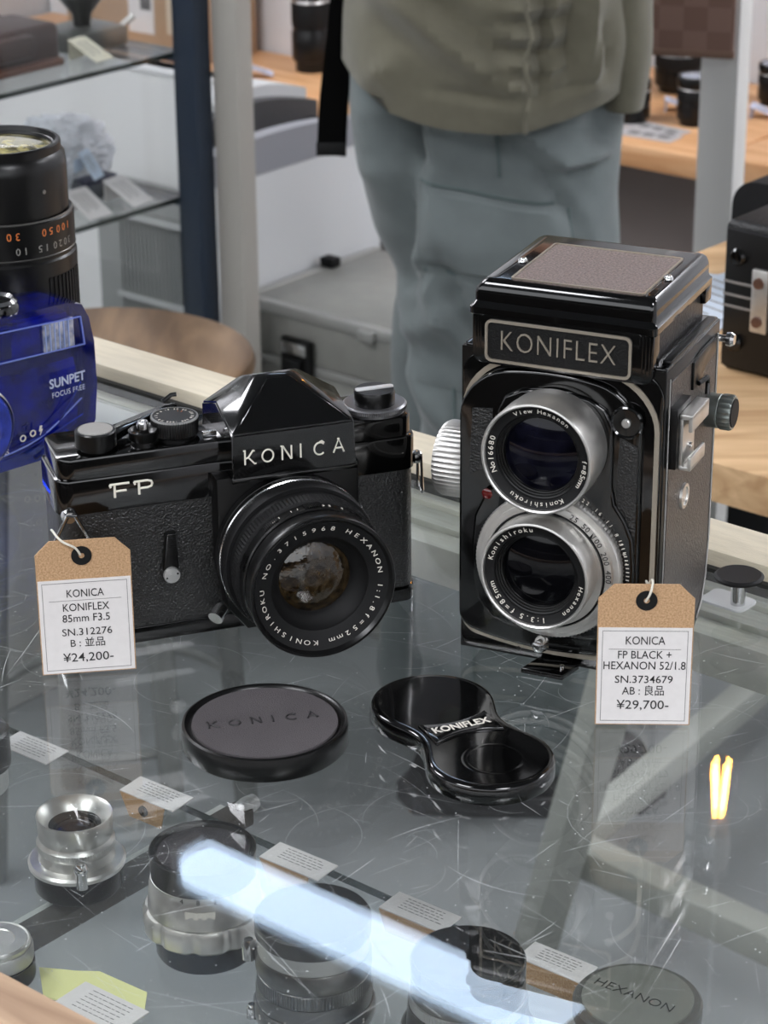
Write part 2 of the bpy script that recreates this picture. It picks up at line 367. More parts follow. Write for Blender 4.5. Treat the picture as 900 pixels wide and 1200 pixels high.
ob('glass_top', bx(X0, X1, -.4227, -.038, -.006, 0, bev=.0006, seg=1), GLS, case)
gtop = [c_ for c_ in case.children if c_.name.startswith('glass_top')][0]
SCR = mat('scratch_white', (206, 210, 210), .8)
bm = NB(); rs = random.Random(21)
def ribbon(pts, w_):
    P = [Vector((p[0], p[1], .00004)) for p in pts]; L_, R2 = [], []
    for i, p in enumerate(P):
        d = (P[min(i+1, len(P)-1)]-P[max(i-1, 0)]).normalized(); nrm = Vector((-d.y, d.x, 0)); ww = w_*(.3+.7*sin(pi*i/(len(P)-1)))
        L_.append(bm.verts.new(p+nrm*ww/2)); R2.append(bm.verts.new(p-nrm*ww/2))
    for i in range(len(P)-1): bm.faces.new((L_[i], R2[i], R2[i+1], L_[i+1]))
for k in range(900):
    x, y = rs.uniform(-.30, .42), rs.uniform(-.415, -.07); a = rs.choice((rs.gauss(.0, .35), rs.gauss(1.3, .3), rs.uniform(0, 6.28))); l = rs.choice((.006, .010, .016, .03, .05))*rs.uniform(.5, 1.2); cv = rs.gauss(0, 9)
    pts = []; 
    for q in range(7):
        pts.append((x, y)); x += cos(a)*l/6; y += sin(a)*l/6; a += cv*l/6
    if all(-.60 < p[0] < .78 and -.42 < p[1] < -.045 for p in pts): ribbon(pts, rs.choice((.00005, .00007, .0001, .00015)))
for (cx_, cy_, r_, a0, a1) in [(rs.uniform(-.1, .35), rs.uniform(-.36, -.12), rs.uniform(.008, .03), rs.uniform(0, 6), 0) for _ in range(90)]:
    a1 = a0+rs.uniform(.6, 3.5); ribbon([(cx_+r_*cos(a0+(a1-a0)*q/14), cy_+r_*sin(a0+(a1-a0)*q/14)) for q in range(15)], .00006)
for k in range(1500):
    x, y, r_ = rs.uniform(-.35, .45), rs.uniform(-.415, -.05), rs.choice((.00008, .00012, .00018, .00026))
    bm.faces.new([bm.verts.new((x+r_*cos(q*pi/3), y+r_*sin(q*pi/3), .00005)) for q in range(6)])
ob('scratches_and_dust', bm, SCR, gtop, smooth=False, kind='stuff')
ob('glass_shelf', bx(X0, X1, -.4227, -.190, -.103, -.1), GLS2, case)
ob('shelf_edge', bx(X0, X1, -.1900, -.1893, -.103, -.1), GEDGE, case)
ob('base_cabinet', bx(X0-.03, X1+.03, YF, 0, FLOOR+.0, -.62), mat('grey_cabinet_laminate', (118, 118, 114), .6), case)
ARM = mat('dark_bracket_metal', (66, 60, 54), .6)
for k, ax_ in enumerate((.063, .62, -.5)):
    ob('shelf_bracket', bx(ax_-.0055, ax_+.0055, YF+.03, -.168, -.112, -.104, bev=.001), ARM, case)
    ob('bracket_lit_edge', bx(ax_-.0105, ax_-.0062, YF+.03, -.172, -.1085, -.1062), mat('pale_lit_edge', (200, 200, 196), .5), case)  # pale strip stands in for the bracket's lit top edge
    ob('bracket_knob', la([(0, -.005), (.0034, -.005), (.0040, 0), (.0034, .004), (.0015, .0055), (0, .0055)], (ax_+.001, -.168, -.1045), '-y', 24), SIL2, case)
# small black-topped chrome stand on the glass by the back rail
WPL2 = mat('grey_white_pad', (176, 178, 178), .4)
t = thing('round_stand', 'small black rubber-topped chrome stand on the glass beside the back rail', 'stand', (.1405, .8785, 0), YAW)
ob('rubber_disc', la([(0, .0108), (.0062, .0108), (.0096, .0122), (.0099, .0132), (.0088, .0140), (0, .0137)], n=48), BLK3, t)
ob('chrome_post', la([(0, .0008), (.0030, .0008), (.0028, .0108), (0, .0108)], n=32), CHR, t)
ob('white_base', pr(rrect(-.0150, .0050, -.0060, .0080, .003, 5), 0, .0010, 'z', .0003), WPL2, t)
for s, (px, py) in (('white patch standing in for a reflection in the glass between the blue camera and the lever', (-.140, -.057)),):
    t = thing('glass_reflection', s, 'reflection', Wd(px, py, -.0092), YAW)  # white pieces stand in for a bright reflection on the glass
    ob('reflection_patch', bx(-.024, .024, -.012, .012, 0, .0028, bev=.0006), mat('patch_white', (205, 205, 202)), t)
    ob('reflection_lip', bx(-.024, .024, .0125, .0145, -.002, .0028, bev=.0006), mat('patch_white', (205, 205, 202)), t)

# ================================================================ FP SINGLE-LENS CAMERA
fp = thing('film_camera', 'black single-lens reflex film camera with KONICA on its prism', 'camera', (-.122, .841, 0), .3326)
def fpr(x0, x1, y0, y1, z0, z1, r, m, name, bev=.0008, **k): return ob(name, pr(rrect(x0, x1, y0, y1, r, 6), z0, z1, 'z', bev), m, fp, **k)
fpr(.0, .1431, .0, .033, .0, .0062, .006, BLK, 'bottom_plate', .0003)
fpr(.0006, .1425, .0006, .0324, .0062, .0570, .006, LTH, 'leatherette_body', 0)
# top plate in two steps: a shelf at .0705 and a slightly smaller deck
fpr(-.0002, .1433, -.0002, .0332, .0568, .0706, .0062, BLK, 'top_plate', .0010)
fpr(.0012, .1420, .0010, .0322, .0706, .0787, .0062, BLK, 'top_deck', .0012)
# mirror box / mount panel
bm = pr([(.0595, .0665), (.0595, .030), (.0625, .012), (.070, .002), (.105, .002), (.1135, .012), (.1165, .030), (.1165, .0665)][::-1], .0006, -.0075, 'y', .0012)
ob('mount_panel', bm, BLK2, fp)
# prism housing
bm = NB()
V = lambda *p: bm.verts.new(p)
a, b, c, d = V(.0650, -.0105, .0655), V(.1145, -.0105, .0655), V(.1140, -.0100, .0842), V(.0655, -.0100, .0842)
e, f = V(.0845, .0070, .0996), V(.0940, .0070, .0996)
g, h = V(.0790, .0155, .0985), V(.0995, .0155, .0985)
i, j = V(.0655, .0126, .0900), V(.1140, .0126, .0900)
k, l = V(.0655, .0330, .0830), V(.1140, .0330, .0830)
m_, n_ = V(.0655, .0330, .0655), V(.1140, .0330, .0655)
o_, p_ = V(.0810, .0325, .0920), V(.0980, .0325, .0920)
for fs in ((a, b, c, d), (d, c, f, e), (d, e, g, i), (c, j, h, f), (e, f, h, g), (a, d, i, k, m_), (b, n_, l, j, c), (i, g, o_, k), (j, l, p_, h), (g, h, p_, o_), (k, o_, p_, l, n_, m_), (a, m_, n_, b)): bm.faces.new(fs)
bmesh.ops.recalc_face_normals(bm, faces=bm.faces)
bmesh.ops.bevel(bm, geom=list(bm.edges), offset=.0006, segments=2, affect='EDGES')
ob('prism_housing', bm, BLK, fp)
ob('prism_lip', bx(.0648, .1147, -.0112, -.0095, .0650, .0668, bev=.0004), BLK, fp)
# KONICA in wide hand-cut letters, built stroke by stroke
LET = {'K': [[(0, 0), (0, 1)], [(-.12, 1), (.06, 1)], [(0, .42), (.25, .5), (.62, .98)], [(.62, .98), (.72, .92)], [(.25, .5), (.72, 0), (.84, .03)]],
       'O': [[(.42+.42*cos(t*pi/12), .46+.44*sin(t*pi/12)) for t in range(25)]],
       'N': [[(0, 0), (0, 1)], [(-.12, 1), (.05, 1), (.66, .02), (.70, .02), (.70, .98)]],
       'I': [[(0, 0), (0, 1)]],
       'C': [[(.76, .86), (.60, 1.0), (.42, .93)], [(.42+.42*cos(t*pi/12), .46+.44*sin(t*pi/12)) for t in range(3, 22)]],
       'A': [[(-.02, .02), (.38, 1), (.78, .02)], [(.14, .34), (.66, .34)], [(.28, 1.0), (.44, 1.0)]],
       'F': [[(-.30, 1), (.95, 1)], [(.0, .94), (.0, .02)], [(.0, .48), (.75, .48)], [(-.30, 1), (-.24, .80)]],
       'P': [[(-.30, 1), (.55, 1), (.80, .92), (.86, .74), (.80, .55), (.55, .47), (.0, .47)], [(.0, .94), (.0, .02)], [(-.30, 1), (-.24, .80)]]}
def strokes(word, xs, z0, h, wd, y, rad, m, parent, shear=0, xf=lambda x, z, y: (x, y, z)):
    bm = NB()
    for ch, x in zip(word, xs):
        for s in LET[ch]:
            tube(bm, [xf(x+p[0]*wd+p[1]*h*shear, z0+p[1]*h, y) for p in s], rad, 6)
    return ob('lettering', bm, m, parent, label='raised %s lettering' % word)
strokes('KONICA', [.0702, .0770, .0849, .0922, .0976, .1054], .0722, .0056, .0052, -.0105, .00034, CREAM_L, fp)
strokes('FP', [.0218, .0312], .0618, .0054, .0060, -.0004, .00048, CREAM_L, fp)
# controls on top
ob('winding_hub', la([(0, .0785), (.0060, .0785), (.0060, .0800), (.0078, .0803), (.0078, .0860), (.0074, .0865), (0, .0865)], (.0178, .0095, 0), n=64), BLK2, fp)
ob('hub_disc', la([(0, .0865), (.0066, .0865), (.0064, .0868), (0, .0868)], (.0178, .0095, 0), n=48), mat('dark_grain_disc', (140, 138, 134), .55, bump=.6, bscale=2500), fp)
bm = NB()
lv = [(.0160, .0150), (.0260, .0200), (.0400, .0268), (.0500, .0300), (.0535, .0298), (.0540, .0272), (.0500, .0262), (.0430, .0225), (.0330, .0165), (.0250, .0085)]
prism(bm, lv, .0805, .0832, 'z', .0004)
for v in bm.verts: v.co.z += max(0, (v.co.x-.03))*.10
ob('winding_lever', bm, BLK, fp)
ob('lever_tip', tb([(.0490, .0300, .0862), (.0530, .0315, .0880), (.0550, .0310, .0882)], .0009, 8), BLK2, fp)
ob('shutter_collar', la([(0, .0785), (.0048, .0785), (.0046, .0805), (.0053, .0815), (.0056, .0845), (.0053, .0848), (.0046, .0838), (.003, .083), (0, .083)], (.0356, .0075, 0), n=48), BLK2, fp)
ob('shutter_button', la([(0, .083), (.0023, .083), (.0023, .0872), (.0019, .0882), (.0011, .0882), (.0009, .0876), (0, .0876)], (.0356, .0075, 0), n=32), CHR, fp)
sd = ob('shutter_dial', la([(0, .0785), (.0080, .0785), (.0082, .0800), (.0090, .0806), (.0092, .0862), (.0086, .0870), (0, .0871)], (.0490, .0115, 0), knurl=(3, 4, 60, .00035)), BLK2, fp)
ob('dial_edge', la([(.0084, .0866), (.0092, .0866), (.0090, .0873), (.0084, .0873)], (.0490, .0115, 0), knurl=(1, 2, 60, .0004)), mat('worn_dial_edge', (150, 150, 148), .4, metal=.6), sd)
ring_text('B 1 2 4 8 15 30 60 125 250 500 1000 X', .0069, .0015, 200, 9.6, (.0490, .0115, .08715), WHT, sd, 'z')
ring_text('15', .0050, .0012, 60, 18, (.0490, .0115, .08715), ORG, sd, 'z')
ob('accessory_rib', bx(.0585, .0640, .006, .0075, .0790, .0812, bev=.0003), CHR, fp)
# rewind side
rr_ = ob('rewind_ring', la([(0, .0787), (.0118, .0787), (.0118, .0798), (.0127, .0800), (.0127, .0814), (.0118, .0820), (.0085, .0814), (0, .0814)], (.1298, .0125, 0), knurl=(3, 4, 90, .00025)), mat('worn_black_chrome', (130, 130, 132), .35, metal=.8), fp)
ob('rewind_knob', la([(0, .0800), (.0080, .0800), (.0081, .0862), (.0076, .0872), (0, .0874)], (.1298, .0125, 0), n=56), BLK2, fp)
bm = NB(); prism(bm, rrect(-.0078, .0078, -.0016, .0016, .0012, 3), .0874, .0880, 'z', .0003)
bmesh.ops.rotate(bm, verts=bm.verts, cent=(0, 0, 0), matrix=Matrix.Rotation(R(0), 3, 'Z')); bmesh.ops.translate(bm, verts=bm.verts, vec=(.1298, .0125, 0))
ob('rewind_crank', bm, mat('light_grey_crank', (196, 196, 196), .4, metal=.3), fp)
ring_text('ASA 25 50 100 200 400', .0103, .0012, 215, 9, (.1298, .0125, .0816), GRYL, fp, 'z')
# self-timer
ob('self_timer_lever', pr([(.0392, .0270), (.0440, .0270), (.0448, .0315), (.0440, .0450), (.0405, .0450), (.0388, .0315)], -.0002, -.0032, 'y', .0005), BLK2, fp)
bm = NB()
for k in range(7): box(bm, .0408, .0438, -.0036, -.0030, .0447-.0008*k-.0003, .0447-.0008*k)
ob('lever_grip', bm, BLK2, fp, kind='stuff')
tk = ob('timer_screw', la([(0, .0030), (.0032, .0030), (.0033, .0042), (.0030, .0048), (0, .0049)], (.0415, 0, .0282), '-y', 48), SIL2, fp)
for s in (-1, 1): ob('screw_hole', la([(0, .0047), (.0004, .0047), (.0004, .00495), (0, .00495)], (.0415+s*.0021, 0, .0282+s*.0007), '-y', 10), BLK3, tk)
# lugs and rings
def lug(x, z, s):
    ob('strap_lug', la([(.0012, -.0006), (.0026, -.0006), (.0030, .0006), (.0026, .0018), (.0012, .0020), (.0012, -.0006)], (x, .004, z), 'x' if s > 0 else '-x', 24), CHR, fp)
ob('strap_lug', la([(0, 0), (.0028, 0), (.0029, .002), (.0022, .0034), (0, .0037)], (.0037, .0006, .0570), '-y', 28), CHR, fp)
ob('split_ring', tb([(.0025, -.0040, .0582), (.0055, -.0040, .0582), (.0118, -.0012, .0450), (.0112, -.0010, .0425), (-.0040, -.0030, .0425), (-.0046, -.0032, .0450)], .0008, 8, True), CHR, fp)
ob('strap_lug', la([(0, 0), (.0026, 0), (.0027, .002), (.0020, .0032), (0, .0034)], (.1435, .0060, .0590), 'x', 28), CHR, fp)
ob('split_ring', tb([(.1462, .0045, .0605), (.1462, .0085, .0605), (.1470, .0105, .0470), (.1468, .0088, .0445), (.1465, .0040, .0445), (.1463, .0025, .0460)], .0006, 8, True), CHR, fp)
ob('red_index_dot', la([(0, .0068), (.0012, .0068), (.0012, .0078), (.0008, .0082), (0, .0082)], (.1098, 0, .0540), '-y', 20), RED, fp)
ob('release_tab', tb([(.0600, -.006, .0120), (.0565, -.0095, .0098)], .0030, 16), CHR, fp)
ob('side_button', la([(0, 0), (.0012, 0), (.0012, .002), (0, .002)], (.1165, -.004, .0450), 'x', 16), CHR, fp)
# lens
LC = (.0877, 0, .0354)
ln = ob('lens', la([(0, .0070), (.0290, .0070), (.0300, .0085), (.0300, .0120), (.0290, .0125), (0, .0125)], LC, '-y', 96), BLK2, fp)
ob('depth_scale_ring', la([(.0255, .0120), (.0298, .0122), (.0302, .0135), (.0302, .0160), (.0298, .0162), (.0255, .0162)], LC, '-y', 96), BLK2, ln)
ob('chrome_band', la([(.0300, .0160), (.0305, .0161), (.0306, .0164), (.0300, .0168)], LC, '-y', 128), CHR, ln)
ob('focus_ring', la([(.0255, .0166), (.0301, .0166), (.0306, .0172), (.0306, .0232), (.0300, .0238), (.0255, .0238)], LC, '-y', 96, knurl=(2, 3, 150, .0004)), BLK3, ln)
ob('middle_barrel', la([(.0250, .0235), (.0285, .0238), (.0285, .0275), (.0291, .0278), (.0291, .0335), (.0280, .0340), (.0250, .0345)], LC, '-y', 96, knurl=(3, 4, 120, .0004)), BLK3, ln)
ob('aperture_ring', la([(.0240, .0340), (.0276, .0342), (.0279, .0350), (.0279, .0395), (.0274, .0400), (.0240, .0402)], LC, '-y', 96), BLK2, ln)
for k in range(5):
    a0 = R(155-k*36)
    bm = NB()
    for q in range(9):
        a = a0+R(q*1.5); bmesh.ops.create_cube(bm, size=1, matrix=Matrix.Translation((LC[0]+.0282*cos(a), -.0370+.0, LC[2]+.0282*sin(a))) @ Matrix.Rotation(-a, 4, 'Y') @ Matrix.Diagonal((.0006, .0040, .0004, 1)))
    ob('grip_ribs', bm, BLK2, ln, kind='stuff')
ob('front_barrel', la([(.0240, .0395), (.0266, .0400), (.0278, .0420), (.0284, .0475), (.0284, .0500), (.0281, .0504), (.0272, .0504), (.0266, .0494), (.0262, .0488)], LC, '-y', 128), BLK2, ln)
ob('name_ring', la([(.0263, .0488), (.0210, .0470), (.0190, .0462), (.0188, .0450), (.0170, .0430), (.0158, .0415), (.0150, .0408), (.0145, .0398), (.0140, .0390)], LC, '-y', 128), BLK3, ln)
cg = mat('coated_lens_glass', (16, 11, 6), .05, spec=.7, coat=.3, var=.7, vscale=420, rgb2=(56, 44, 26), bump=.5, bscale=260)  # lighter brown flecks in the colour stand in for sparkles
ob('front_element', la([(.0142, .0388), (.0120, .0400), (.0090, .0409), (.0050, .0415), (.0, .0417)], LC, '-y', 64), cg, ln)
for s_, a_, st_ in (('KONISHIROKU', -97, 8.5), ('NO.3715968', 161, 9.2), ('HEXANON', 62, 9.0), ('1:1.8', -8, 6.0), ('f=52mm', -40, 8.2)): ring_text(s_, .0231, .0026, a_, st_, (LC[0], -.0482, LC[2]), WHT, ln, '-y', sx=1.35, cone=.30)
ring_text('61 11 8 65 4 82 ', .0280, .0022, 122, -5.2, (LC[0], -.0372, LC[2]), WHT, ln, '-y', cyl=True, name='aperture_numbers', flip=True)
ring_text('| | 611 | | 8 4 | |', .0303, .0016, 120, -3.6, (LC[0], -.0148, LC[2]), GRYL, ln, '-y', cyl=True, name='depth_numbers', flip=True)

# ================================================================ KONIFLEX TWIN-LENS CAMERA
kf = thing('twin_lens_camera', 'tall black twin-lens reflex camera with KONIFLEX name plate', 'camera', (.0292, .8458, 0), -.4207)
KW = .0784
ob('body_shell', pr([(.0, .0), (.0, .1222), (.065, .1222), (.065, .034), (.0630, .019), (.0585, .0080), (.0520, .002), (.0480, .0)], .0, KW, 'x', .0004), BLK2, kf)
ob('top_shoulder', pr(rrect(.0004, KW-.0004, .0004, .0648, .002, 3), .1220, .1232, 'z', .0005), BLK, kf)
ob('side_leatherette', pr([(.0050, .0060), (.0050, .1170), (.0600, .1170), (.0600, .034), (.0585, .020), (.0545, .011), (.0490, .0062)], KW-.0002, KW+.0004, 'x'), LTH2, kf)
ob('side_trim', tb([(KW+.0003, .0618, .1175), (KW+.0003, .0618, .034), (KW+.0003, .0600, .019), (KW+.0003, .0560, .009), (KW+.0003, .0500, .004)], .00045, 6), SIL, kf)
ob('side_trim', tb([(KW+.0002, .0036, .1185), (KW+.0002, .0036, .004)], .00035, 6), SIL, kf)
# front: black plate, silver arch, inner plate, raised lens board
def arch(x0, x1, z0, z1, rt_, rb, sag=.0):
    pts = rrect(x0, x1, z0, z1, [rt_, rt_, rb, rb], 10)
    return [(x, z-(sag*((x-(x0+x1)/2)/((x1-x0)/2))**2 if z > (z0+z1)/2 else -sag*.6*((x-(x0+x1)/2)/((x1-x0)/2))**2)) for x, z in pts]
def dens(pts, k=4):
    o = []
    for i in range(len(pts)):
        a, b = pts[i], pts[(i+1) % len(pts)]
        d = math.hypot(a[0]-b[0], a[1]-b[1]); n = max(1, int(d/.004))
        for q in range(n): o.append((a[0]+(b[0]-a[0])*q/n, a[1]+(b[1]-a[1])*q/n))
    return o
def archd(x0, x1, z0, z1, rt_, rb, sag):
    pts = dens(rrect(x0, x1, z0, z1, [rt_, rt_, rb, rb], 8)); cx = (x0+x1)/2; hw = (x1-x0)/2
    return [(x, z-sag*((x-cx)/hw)**2*max(0, (z-z0)/(z1-z0)*2-1)+sag*.8*((x-cx)/hw)**2*max(0, 1-(z-z0)/(z1-z0)*2)) for x, z in pts]
ob('front_plate', pr(archd(.0006, .0778, .0010, .1216, .010, .004, .0), 0.0004, -.0012, 'y', .0006), BLK, kf)
ob('silver_arch', frame_ring(archd(.0012, .0770, .0040, .1216, .018, .006, .0055), archd(.0030, .0752, .0058, .1198, .0165, .005, .0055), -.0010, -.0019), FRM, kf)
ob('inner_plate', pr(archd(.0006, .0712, .0062, .1178, .017, .006, .006), -.0008, -.0042, 'y', .0012, seg=3), BLK, kf)
# raised figure-eight board carrying both lenses
bd = []
for z_, hw in ((.0135, .006), (.0145, .016), (.017, .0235), (.024, .0295), (.034, .0315), (.046, .0320), (.058, .0310), (.066, .0275), (.071, .0238), (.078, .0225), (.092, .0225), (.101, .0222), (.107, .0195), (.1105, .0130), (.1115, .006)): bd.append((hw, z_))
pts = [(.0385+a_, b_) for a_, b_ in bd]+[(.0385-a_, b_) for a_, b_ in reversed(bd)]
ob('lens_board', pr(pts, -.0038, -.0062, 'y', .0012, seg=3), BLK, kf)
ob('board_leatherette', pr([(.0625, .050), (.0700, .044), (.0700, .094), (.0632, .097), (.0622, .075), (.0640, .062)], -.0040, -.0046, 'y'), LTH, kf)
ob('board_leatherette', pr([(.0050, .074), (.0132, .078), (.0140, .101), (.0060, .100)], -.0040, -.0046, 'y'), LTH, kf)
b1 = ob('release_boss', la([(0, .0040), (.0062, .0040), (.0062, .0052), (.0056, .0056), (.0050, .0050), (0, .0050)], (.0655, 0, .1030), '-y', 40), BLK, kf)
ob('boss_screw', la([(0, .0048), (.0017, .0048), (.0017, .0058), (.0013, .0062), (0, .0062)], (.0655, 0, .1030), '-y', 24), SIL, b1)
ob('red_window', la([(0, .0060), (.0021, .0060), (.0021, .0064), (.0014, .0068), (0, .0069)], (.0128, 0, .0676), '-y', 28), REDG, kf)
LG = mat('dark_blue_lens_glass', (8, 8, 18), .06, spec=.2, var=.5, vscale=120, rgb2=(13, 13, 24))
def tlr_lens(name, z, y0, label, lg, ring):
    c = (.0385, 0, z)
    o = ob(name, la([(0, y0), (.0205, y0), (.0206, y0+.006), (.0210, y0+.0062), (.0211, .0240), (.0209, .0249), (.0203, .0251), (.0198, .0247), (.0196, .0236)], c, '-y', 128), SIL, kf, label=label)
    ob('name_ring', la([(.0197, .0236), (.0193, .0232), (.0163, .0226), (.0160, .0220)], c, '-y', 96), BLK3, o)
    prof = [(.0161, .0222)]
    for k in range(3): prof += [(.0160-.0007*k, .0216-.0008*k), (.0155-.0007*k, .0214-.0008*k), (.0155-.0007*k, .0208-.0008*k)]
    prof += [(.0138, .0188)]
    ob('stepped_baffle', la(prof, c, '-y', 96), BLK2, o)
    ob('glass_element', la([(.0140, .0188), (.0110, .0198), (.0070, .0206), (.0035, .0211), (0, .0212)], c, '-y', 64), lg, o)
    for (s, a0, st, sz) in ring: ring_text(s, .0178, sz, a0, st, (c[0], -.02325, c[2]), WHT, o, '-y', sx=1.15, cone=.2)
    return o
shc = ob('shutter_rim', la([(0, .0055), (.0275, .0055), (.0284, .0062), (.0286, .0100), (.0280, .0108), (.0262, .0110), (0, .0110)], (.0385, 0, .0440), '-y', knurl=(2, 3, 110, .0004)), SIL, kf)
ob('shutter_face', la([(0, .0108), (.0258, .0110), (.0258, .0125), (.0245, .0128), (.0234, .0128), (.0232, .0122), (.0226, .0122), (.0224, .0132), (0, .0136)], (.0385, 0, .0440), '-y', 128), SIL, shc)
ob('shutter_groove', la([(.0224, .0126), (.0228, .0129), (.0232, .0126)], (.0385, 0, .0440), '-y', 128), BLK3, shc)
ring_text('25 50 100 200 400', .0246, .0031, 66, 4.2, (.0385, -.01295, .0440), INK, shc, '-y', name='speed_numbers')
bm = NB()
for a in range(-12, 28, 3): bmesh.ops.create_cube(bm, size=1, matrix=Matrix.Translation((.0385+.0300*cos(R(a)), -.0068, .0440+.0300*sin(R(a)))) @ Matrix.Rotation(-R(a), 4, 'Y') @ Matrix.Diagonal((.0012, .0003, .0003, 1)))
ob('scale_marks', bm, WHT, kf, kind='stuff')
ring_text('22 16 11 8 5.6 4', .0296, .0021, 66, 3.8, (.0385, -.0066, .0440), WHT, kf, '-y', name='aperture_numbers')
ob('speed_pointer', pr([(.0555, .0600), (.0572, .0622), (.0563, .0596)], -.0132, -.0140, 'y'), BLK3, shc)
tlr_lens('viewing_lens', .0920, .0060, 'silver-rimmed viewing lens', LG, [('Konishiroku', -58, 6.4, .0026), ('No16680', -158, 6.6, .0028), ('View Hexanon', 118, 6.0, .0024), ('f=85mm', 4, 6.2, .0027)])
tlr_lens('taking_lens', .0460, .0125, 'silver-rimmed taking lens in the shutter ring', mat('black_lens_glass', (6, 6, 8), .06, spec=.2), [('1:3.5', -78, 7.0, .0028), ('f=85mm', -118, 8.2, .0029), ('Konishiroku', 166, 7.0, .0027), ('Hexanon', -8, 6.8, .0025)])
ob('flash_terminal', la([(0, .005), (.0016, .005), (.0018, .0125), (.0030, .0130), (.0030, .0150), (.0024, .0172), (0, .0180)], (.0380, 0, .0140), '-y', 24), CHR, kf)
for k, (fx, fz) in enumerate(((.0246, .0045), (.0700, .006))): ob('rivet', la([(0, .001), (.0011, .001), (.0010, .0018), (0, .0020)], (fx, 0, fz), '-y', 16), BLK2, kf)
ob('tripod_foot', pr([(.0330, -.0020), (.0300, -.0135), (.0465, -.0135), (.0490, -.0020)], .0002, .0022, 'z', .0003), BLK, kf)
ob('foot_pin', la([(0, .0020), (.0010, .0020), (.0009, .0036), (0, .0038)], (.0445, -.0085, 0), n=16), CHR, kf)
# hood
HB = mat('hood_black_leather', (20, 18, 18), .4, bump=.8, bscale=900)
ob('hood_wall', pr(rrect(.0066, .0728, .0020, .0620, .002, 3), .1228, .1390, 'z'), HB, kf)
ob('hood_front', pr(rrect(.0052, .0742, .1175, .1388, [.002, .002, .004, .004], 4), .0030, -.0035, 'y', .0008), BLK, kf)
for q in range(3): ob('hood_step', pr(rrect(.0064+.0012*q, .0730-.0012*q, .1183+.0006*q, .1380-.0003*q, .003, 4), -.0034, -.0040-.0004*q, 'y', .0003), BLK, kf)
no, ni = rrect(.0112, .0668, .1196, .1356, .0026, 6), rrect(.0122, .0658, .1206, .1346, .0018, 6)
npl = ob('name_plate', pr(no, -.0040, -.0054, 'y'), mat('plate_black', (7, 7, 7), .5, spec=.3, bump=.5, bscale=1500), kf)
ob('plate_frame', frame_ring(no, ni, -.0050, -.0061), FRM, npl)
me = text_mesh('KONIFLEX', .0108, extrude=.0003, spacing=1.12, bold=-.00016); xs = [v.co.x for v in me.vertices]; sx_ = .0435/(max(xs)-min(xs))
me.transform(on_front(.0389, -.0056, .1277, sx=sx_)); link('lettering', me, FRM, npl, smooth=False, label='raised silver KONIFLEX lettering')
# lid: rolled rim, chamfered sides, recessed leather panel
def lid(bm, rows):
    prev = None
    for (x0, x1, y0, y1, z, r) in rows:
        ring = [bm.verts.new((x, y, z)) for x, y in rrect(x0, x1, y0, y1, r, 4)]
        if prev:
            n = len(ring)
            for i in range(n): bm.faces.new((prev[i], prev[(i+1) % n], ring[(i+1) % n], ring[i]))
        else: bm.faces.new(ring)
        prev = ring
    bm.faces.new(prev[::-1]); return bm
ob('lid', lid(NB(), [(.0048, .0748, -.0040, .0630, .1360, .002), (.0042, .0754, -.0048, .0636, .1368, .002), (.0042, .0754, -.0048, .0636, .1392, .002), (.0050, .0746, -.0040, .0628, .1400, .002),
    (.0056, .0742, -.0030, .0626, .1412, .002), (.0056, .0742, -.0030, .0626, .1440, .002), (.0060, .0741, -.0028, .0620, .1458, .002), (.0078, .0738, -.0020, .0600, .1480, .002), (.0098, .0730, -.0010, .0580, .1492, .002), (.0122, .0718, .0004, .0560, .1496, .002)]), BLK, kf)
ob('lid_flange', bx(.0046, .0750, .0560, .0636, .1300, .1372, bev=.0008), BLK, kf)
po, pi_ = rrect(.0185, .0690, -.0002, .0462, .0015, 4), rrect(.0192, .0683, .0005, .0455, .0012, 4)
lp = ob('lid_panel', pr(po, .1490, .1500, 'z'), LIDL, kf)
ob('panel_trim', frame_ring(po, pi_, .1496, .1504, 'z'), FRM, lp)
for sx0 in (.0148, .0716-.0010): ob('lid_screw', la([(0, .1490), (.0019, .1490), (.0018, .1502), (.0012, .1510), (0, .1511)], (sx0, .0222, 0), n=20), CHR, kf)
ob('shoulder_ridge', bx(.0745, .0780, .0060, .0600, .1228, .1246, bev=.0007), BLK2, kf)
# right side fittings
sh = ob('flash_shoe', bx(KW-.0002, KW+.0035, .0035, .0200, .0840, .1075, bev=.0005), BLK2, kf)
ob('shoe_plate', bx(KW+.0035, KW+.0050, .0060, .0205, .0835, .1050, bev=.0003), SIL, sh)
ob('shoe_rail', bx(KW+.0035, KW+.0085, .0055, .0260, .1030, .1052, bev=.0005), SIL, sh)
ob('shoe_lip', bx(KW+.0070, KW+.0085, .0055, .0260, .0985, .1050, bev=.0005), SIL, sh)
ob('shoe_rail', bx(KW+.0035, KW+.0085, .0055, .0230, .0835, .0852, bev=.0005), SIL, sh)
ob('shoe_lip', bx(KW+.0070, KW+.0085, .0055, .0230, .0836, .0890, bev=.0005), SIL, sh)
for zz in (.0985, .0905): ob('shoe_screw', la([(0, .0048), (.0012, .0048), (.0010, .0060), (0, .0062)], (KW, .0145, zz), 'x', 16), CHR, sh)
kn = ob('winding_knob', la([(0, 0), (.0062, 0), (.0066, .0006), (.0066, .0050), (.0062, .0054), (0, .0054)], (KW, .0530, .0900), 'x', 48), mat('worn_grey_metal', (140, 146, 142), .35, metal=.9, var=.1, vscale=300), kf)
ob('knob_grip', la([(0, .0054), (.0064, .0054), (.0069, .0060), (.0069, .0096), (.0063, .0104), (0, .0104)], (KW, .0530, .0900), 'x', knurl=(2, 3, 22, .0006)), MATS['worn_grey_metal'], kn)
ob('knob_face', la([(0, .0103), (.0056, .0103), (.0054, .0108), (0, .0108)], (KW, .0530, .0900), 'x', 32), BLK3, kn)
